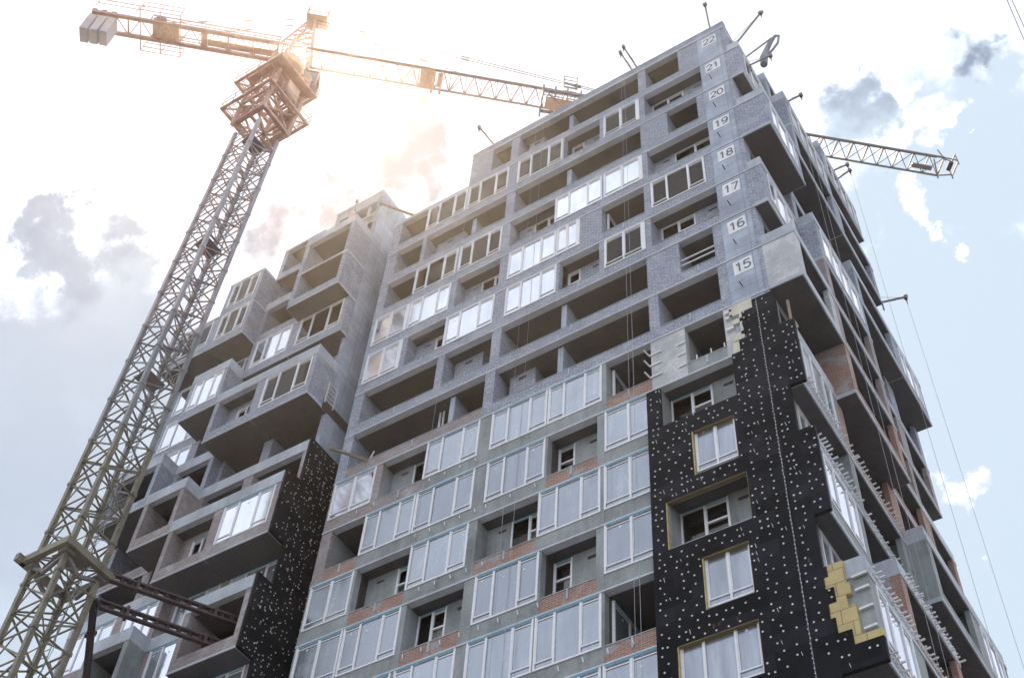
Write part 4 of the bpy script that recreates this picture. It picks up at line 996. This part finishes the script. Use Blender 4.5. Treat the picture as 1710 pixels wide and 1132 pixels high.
stay(JP(0.5, 0, 85.3), JP(11.4, 0, ZA+0.05), 'craneflare', 0.03)
for o_ in (-0.55, 0.55): stay(JP(0.2, o_*0.3, 85.4), JP(-8.8, o_, ZB+0.15), 'craneflare', 0.03)

# ================================================================== ROOF HOIST ARMS, ROPES, ODDS AND ENDS
def hoist(base, tip, label, rope=True, r=0.05, g='hoist arms on the roof edges', zend=3.0, double=False, off=(0, 0)):
    o = empty('hoist_arm', label, 'hoist arm', g)
    base = Vector(base); tip = Vector(tip); d = (tip-base).normalized()
    b = MB(); b.bar(base-d*1.6, tip, r*1.5, 'cranegrey', r*2.2); b.bar(tip-d*0.08, tip+d*0.1, 0.16, 'cranegrey', 0.22)
    b.bar(base+Vector((0, 0, 0)), base-Vector((0, 0, 0.7)), 0.07, 'cranegrey'); b.build('beam', o)
    b = MB(); t2 = tip-Vector((0, 0, 0.18)); b.tube(t2-Vector((0.05, 0, 0)), t2+Vector((0.05, 0, 0)), 0.09, 'dark', 10); b.bar(t2, t2-Vector((0, 0, 0.4)), 0.04, 'dark'); b.build('pulley', o)
    b = MB(); mid = base-d*0.9+Vector((0, 0, 0.75)); b.bar(base-d*0.9, mid, 0.05, 'cranegrey'); b.tube(mid, tip-d*0.1, 0.012, 'rope', 5); b.build('stay', o)
    if rope:
        b = MB(); b.tube(t2, (tip.x+off[0], tip.y+off[1], zend), 0.0085, 'rope', 5)
        if double: b.tube(t2+Vector((0.03, 0, 0)), (tip.x+0.25+off[0], tip.y+off[1], zend), 0.0085, 'rope', 5)
        b.build('rope', o)
    return o
hoist((-9.71, 28.45, 67.5), (-9.71, 28.2, 70.9), 'steel arm standing almost upright above the number 22 corner', rope=False, r=0.04)
hoist((-14.05, 28.3, 67.5), (-14.05, 26.65, 67.35), 'right arm of the close pair on the front roof edge', r=0.045)
hoist((-14.35, 28.3, 67.5), (-14.35, 26.85, 67.30), 'left arm of the close pair on the front roof edge', r=0.045)
hoist((-23.39, 28.3, 67.6), (-23.39, 26.7, 67.25), 'lone hoist arm at the left end of the upper roof edge', r=0.045)
hoist((-8.6, 28.74, 65.44), (-6.94, 28.74, 67.52), 'long arm slanting up to the right from the number 22 corner', rope=False, r=0.045)
hoist((-8.2, 29.3, 63.6), (-7.1, 29.3, 63.5), 'hoist arm beside the crumpled grey chute on the side roof edge', rope=False, r=0.04)
hoist((-7.5, 32.5, 64.3), (-6.8, 32.5, 64.3), 'short arm just behind the chute on the side roof edge', rope=False, r=0.045)
hoist((-7.5, 39.3, 67.3), (-6.70, 39.3, 67.25), 'upper arm of the pair over the side facade below the jib', rope=False, r=0.045)
hoist((-7.5, 39.8, 67.1), (-6.74, 39.75, 67.3), 'lower arm of the pair over the side facade, with a rope hanging from it', r=0.045, double=False)
hoist((-7.5, 42.1, 57.8), (-6.28, 42.1, 57.4), 'single arm reaching out from the middle of the side facade against the sky', r=0.045)
# ropes that run down the facades from hoists out of sight behind the roof edge
def ropes(pts, label, z1=3.0, z0=None):
    for side_, (x, y, zt) in zip(('left', 'right'), pts):
        b = MB(); b.tube((x, y, zt), (x, y, z1), 0.0085, 'rope', 5)
        tag(b.build('hanging_rope', None), side_+' '+label, 'rope', 'ropes hanging down the facades')
ropes([(-20.2, 27.72, 67.4), (-19.7, 27.72, 67.4)], 'one of two thin ropes hanging side by side over the front facade')
ropes([(-6.9, 31.2, 58.0), (-6.75, 31.5, 58.0)], 'one of two thin ropes hanging close in front of the side balconies')
# debris chute on the side roof
o = empty('debris_chute', 'crumpled grey cloth chute looped over a bar at the top right roof edge', 'chute')
b = MB(); base = Vector((-8.05, 31.4, 67.3)); pts = [base, base+Vector((0.05, 0, 0.6)), base+Vector((0.25, 0, 1.3)), base+Vector((0.55, 0, 2.0)), base+Vector((0.95, 0, 2.6))]
rad = [0.20, 0.24, 0.17, 0.14, 0.08]
for i in range(4): b.tube(pts[i], pts[i+1], rad[i], 'chute', 10, rad[i+1])
b.path([pts[4], base+Vector((1.15, 0, 2.35)), base+Vector((1.0, 0, 1.6)), base+Vector((0.6, 0, 1.1)), base+Vector((0.3, 0, 0.9))], 0.07, 'chute', 8); b.build('cloth', o)
b = MB(); b.bar(base+Vector((-0.9, 0, 1.9)), base+Vector((1.0, 0, 2.65)), 0.07, 'cranegrey'); b.build('bar', o)
# timber props bridging the gap between the wing and the tower
def prop(a, c, up, label, matn='timber'):
    b = MB(); b.bar(a, c, 0.10, matn); cc = Vector(c); b.bar(cc-Vector((0.02, 0, 0.1)), cc+Vector(up), 0.06, 'bracket'); aa = Vector(a); b.bar(aa-Vector((0, 0, .09)), aa+Vector((0, 0, .09)), 0.13, matn)
    tag(b.build('timber_prop'), label, 'prop', 'props sticking out near the gap between the buildings')
prop((-29.03, 26.0, 62.43+0.3), (-28.45, 28.15, 64.0), (0.1, 0, 0.75), 'timber prop reaching from the lower roof edge towards the wing')
prop((-28.21, 26.0, 42.23), (-28.05, 28.2, 43.4), (0.1, 0.1, 0.7), 'pale timber prop poking out of the open floor below the pipes')
# pipes in the open floor beside the pillar
b = MB()
for x in (-24.95, -24.75): b.tube((x, 28.9, C(14)+0.2), (x, 28.9, C(15)-0.02), 0.055, 'bracket', 10)
tag(b.build('riser_pipe', TW), 'pair of thin vertical pipes in an open floor')
# timber post standing on the insulated ledge under the big balcony
b = MB(); b.box(-8.40, -8.31, 28.3, 28.39, C(13)+0.3, C(14)-0.75, 'timber'); b.box(-8.66, -8.15, 28.0, 28.42, C(13)+0.54, C(13)+0.62, 'woolpale'); tag(b.build('timber_post'), 'short timber post under the balcony beside the top of the black insulation', 'post')
# winch on the wing box roof
o = empty('roof_winch', 'small orange winch with an upright pole on the top box of the left wing', 'winch')
b = MB(); wz = W(20)+0.68; b.box(-31.7, -31.25, 26.25, 26.7, wz, wz+0.5, 'craneflare'); b.build('housing', o, 0.03)
b = MB(); b.tube((-31.5, 26.45, wz+0.5), (-31.5, 26.45, wz+0.85), 0.13, 'signw', 10, 0.09); b.tube((-31.5, 26.45, wz+0.85), (-31.5, 26.4, wz+2.0), 0.035, 'timber', 8); b.tube((-31.5, 26.4, wz+1.95), (-31.5, 26.4, wz+2.15), 0.09, 'cranegrey', 8); b.build('pole', o)
# overhead lines at the top right
def pt(u, v, dist): d = right*((u-855)/FPX)+down*((v-566)/FPX)+fwd; return Vector((0, 0, 1.6))+d.normalized()*dist
for i, (u0, v0, u1, v1, nm) in enumerate(((1677, -10, 1735, 125, 'left one of two thin overhead lines crossing the top right corner'), (1685, -10, 1745, 122, 'right one of two thin overhead lines crossing the top right corner'))):
    a, c = pt(u0, v0, 34), pt(u1, v1, 31); d = c-a; b = MB(); b.tube(a-d*6, c+d*4, 0.011, 'cranegrey', 6)
    tag(b.build('overhead_line'), nm, 'cable', 'overhead lines at the corner')

# ------------------------------------------------------------------ added glow volume
hz = MB(); hz.v = [(-120,-40,-1),(60,-40,-1),(60,110,-1),(-120,110,-1),(-120,-40,95),(60,-40,95),(60,110,95),(-120,110,95)]  # thin scattering volume added to mimic the lens glow round the sun
hz.f = [(0,3,2,1),(4,5,6,7),(0,1,5,4),(1,2,6,5),(2,3,7,6),(3,0,4,7)]; hz.mi = [0]*6; hz.mats = ['slab']
hm = bpy.data.materials.new('glow_haze'); hm.use_nodes = True; ht = hm.node_tree; ht.nodes.clear()
ho = ht.nodes.new('ShaderNodeOutputMaterial'); pv = ht.nodes.new('ShaderNodeVolumePrincipled')
pv.inputs['Color'].default_value = (0.97, 0.95, 0.95, 1); pv.inputs['Density'].default_value = 0.0003; pv.inputs['Anisotropy'].default_value = 0.88
ht.links.new(pv.outputs[0], ho.inputs['Volume'])
ho_ = hz.build('glow_haze'); ho_.data.materials.clear(); ho_.data.materials.append(hm); tag(ho_, kind='stuff')
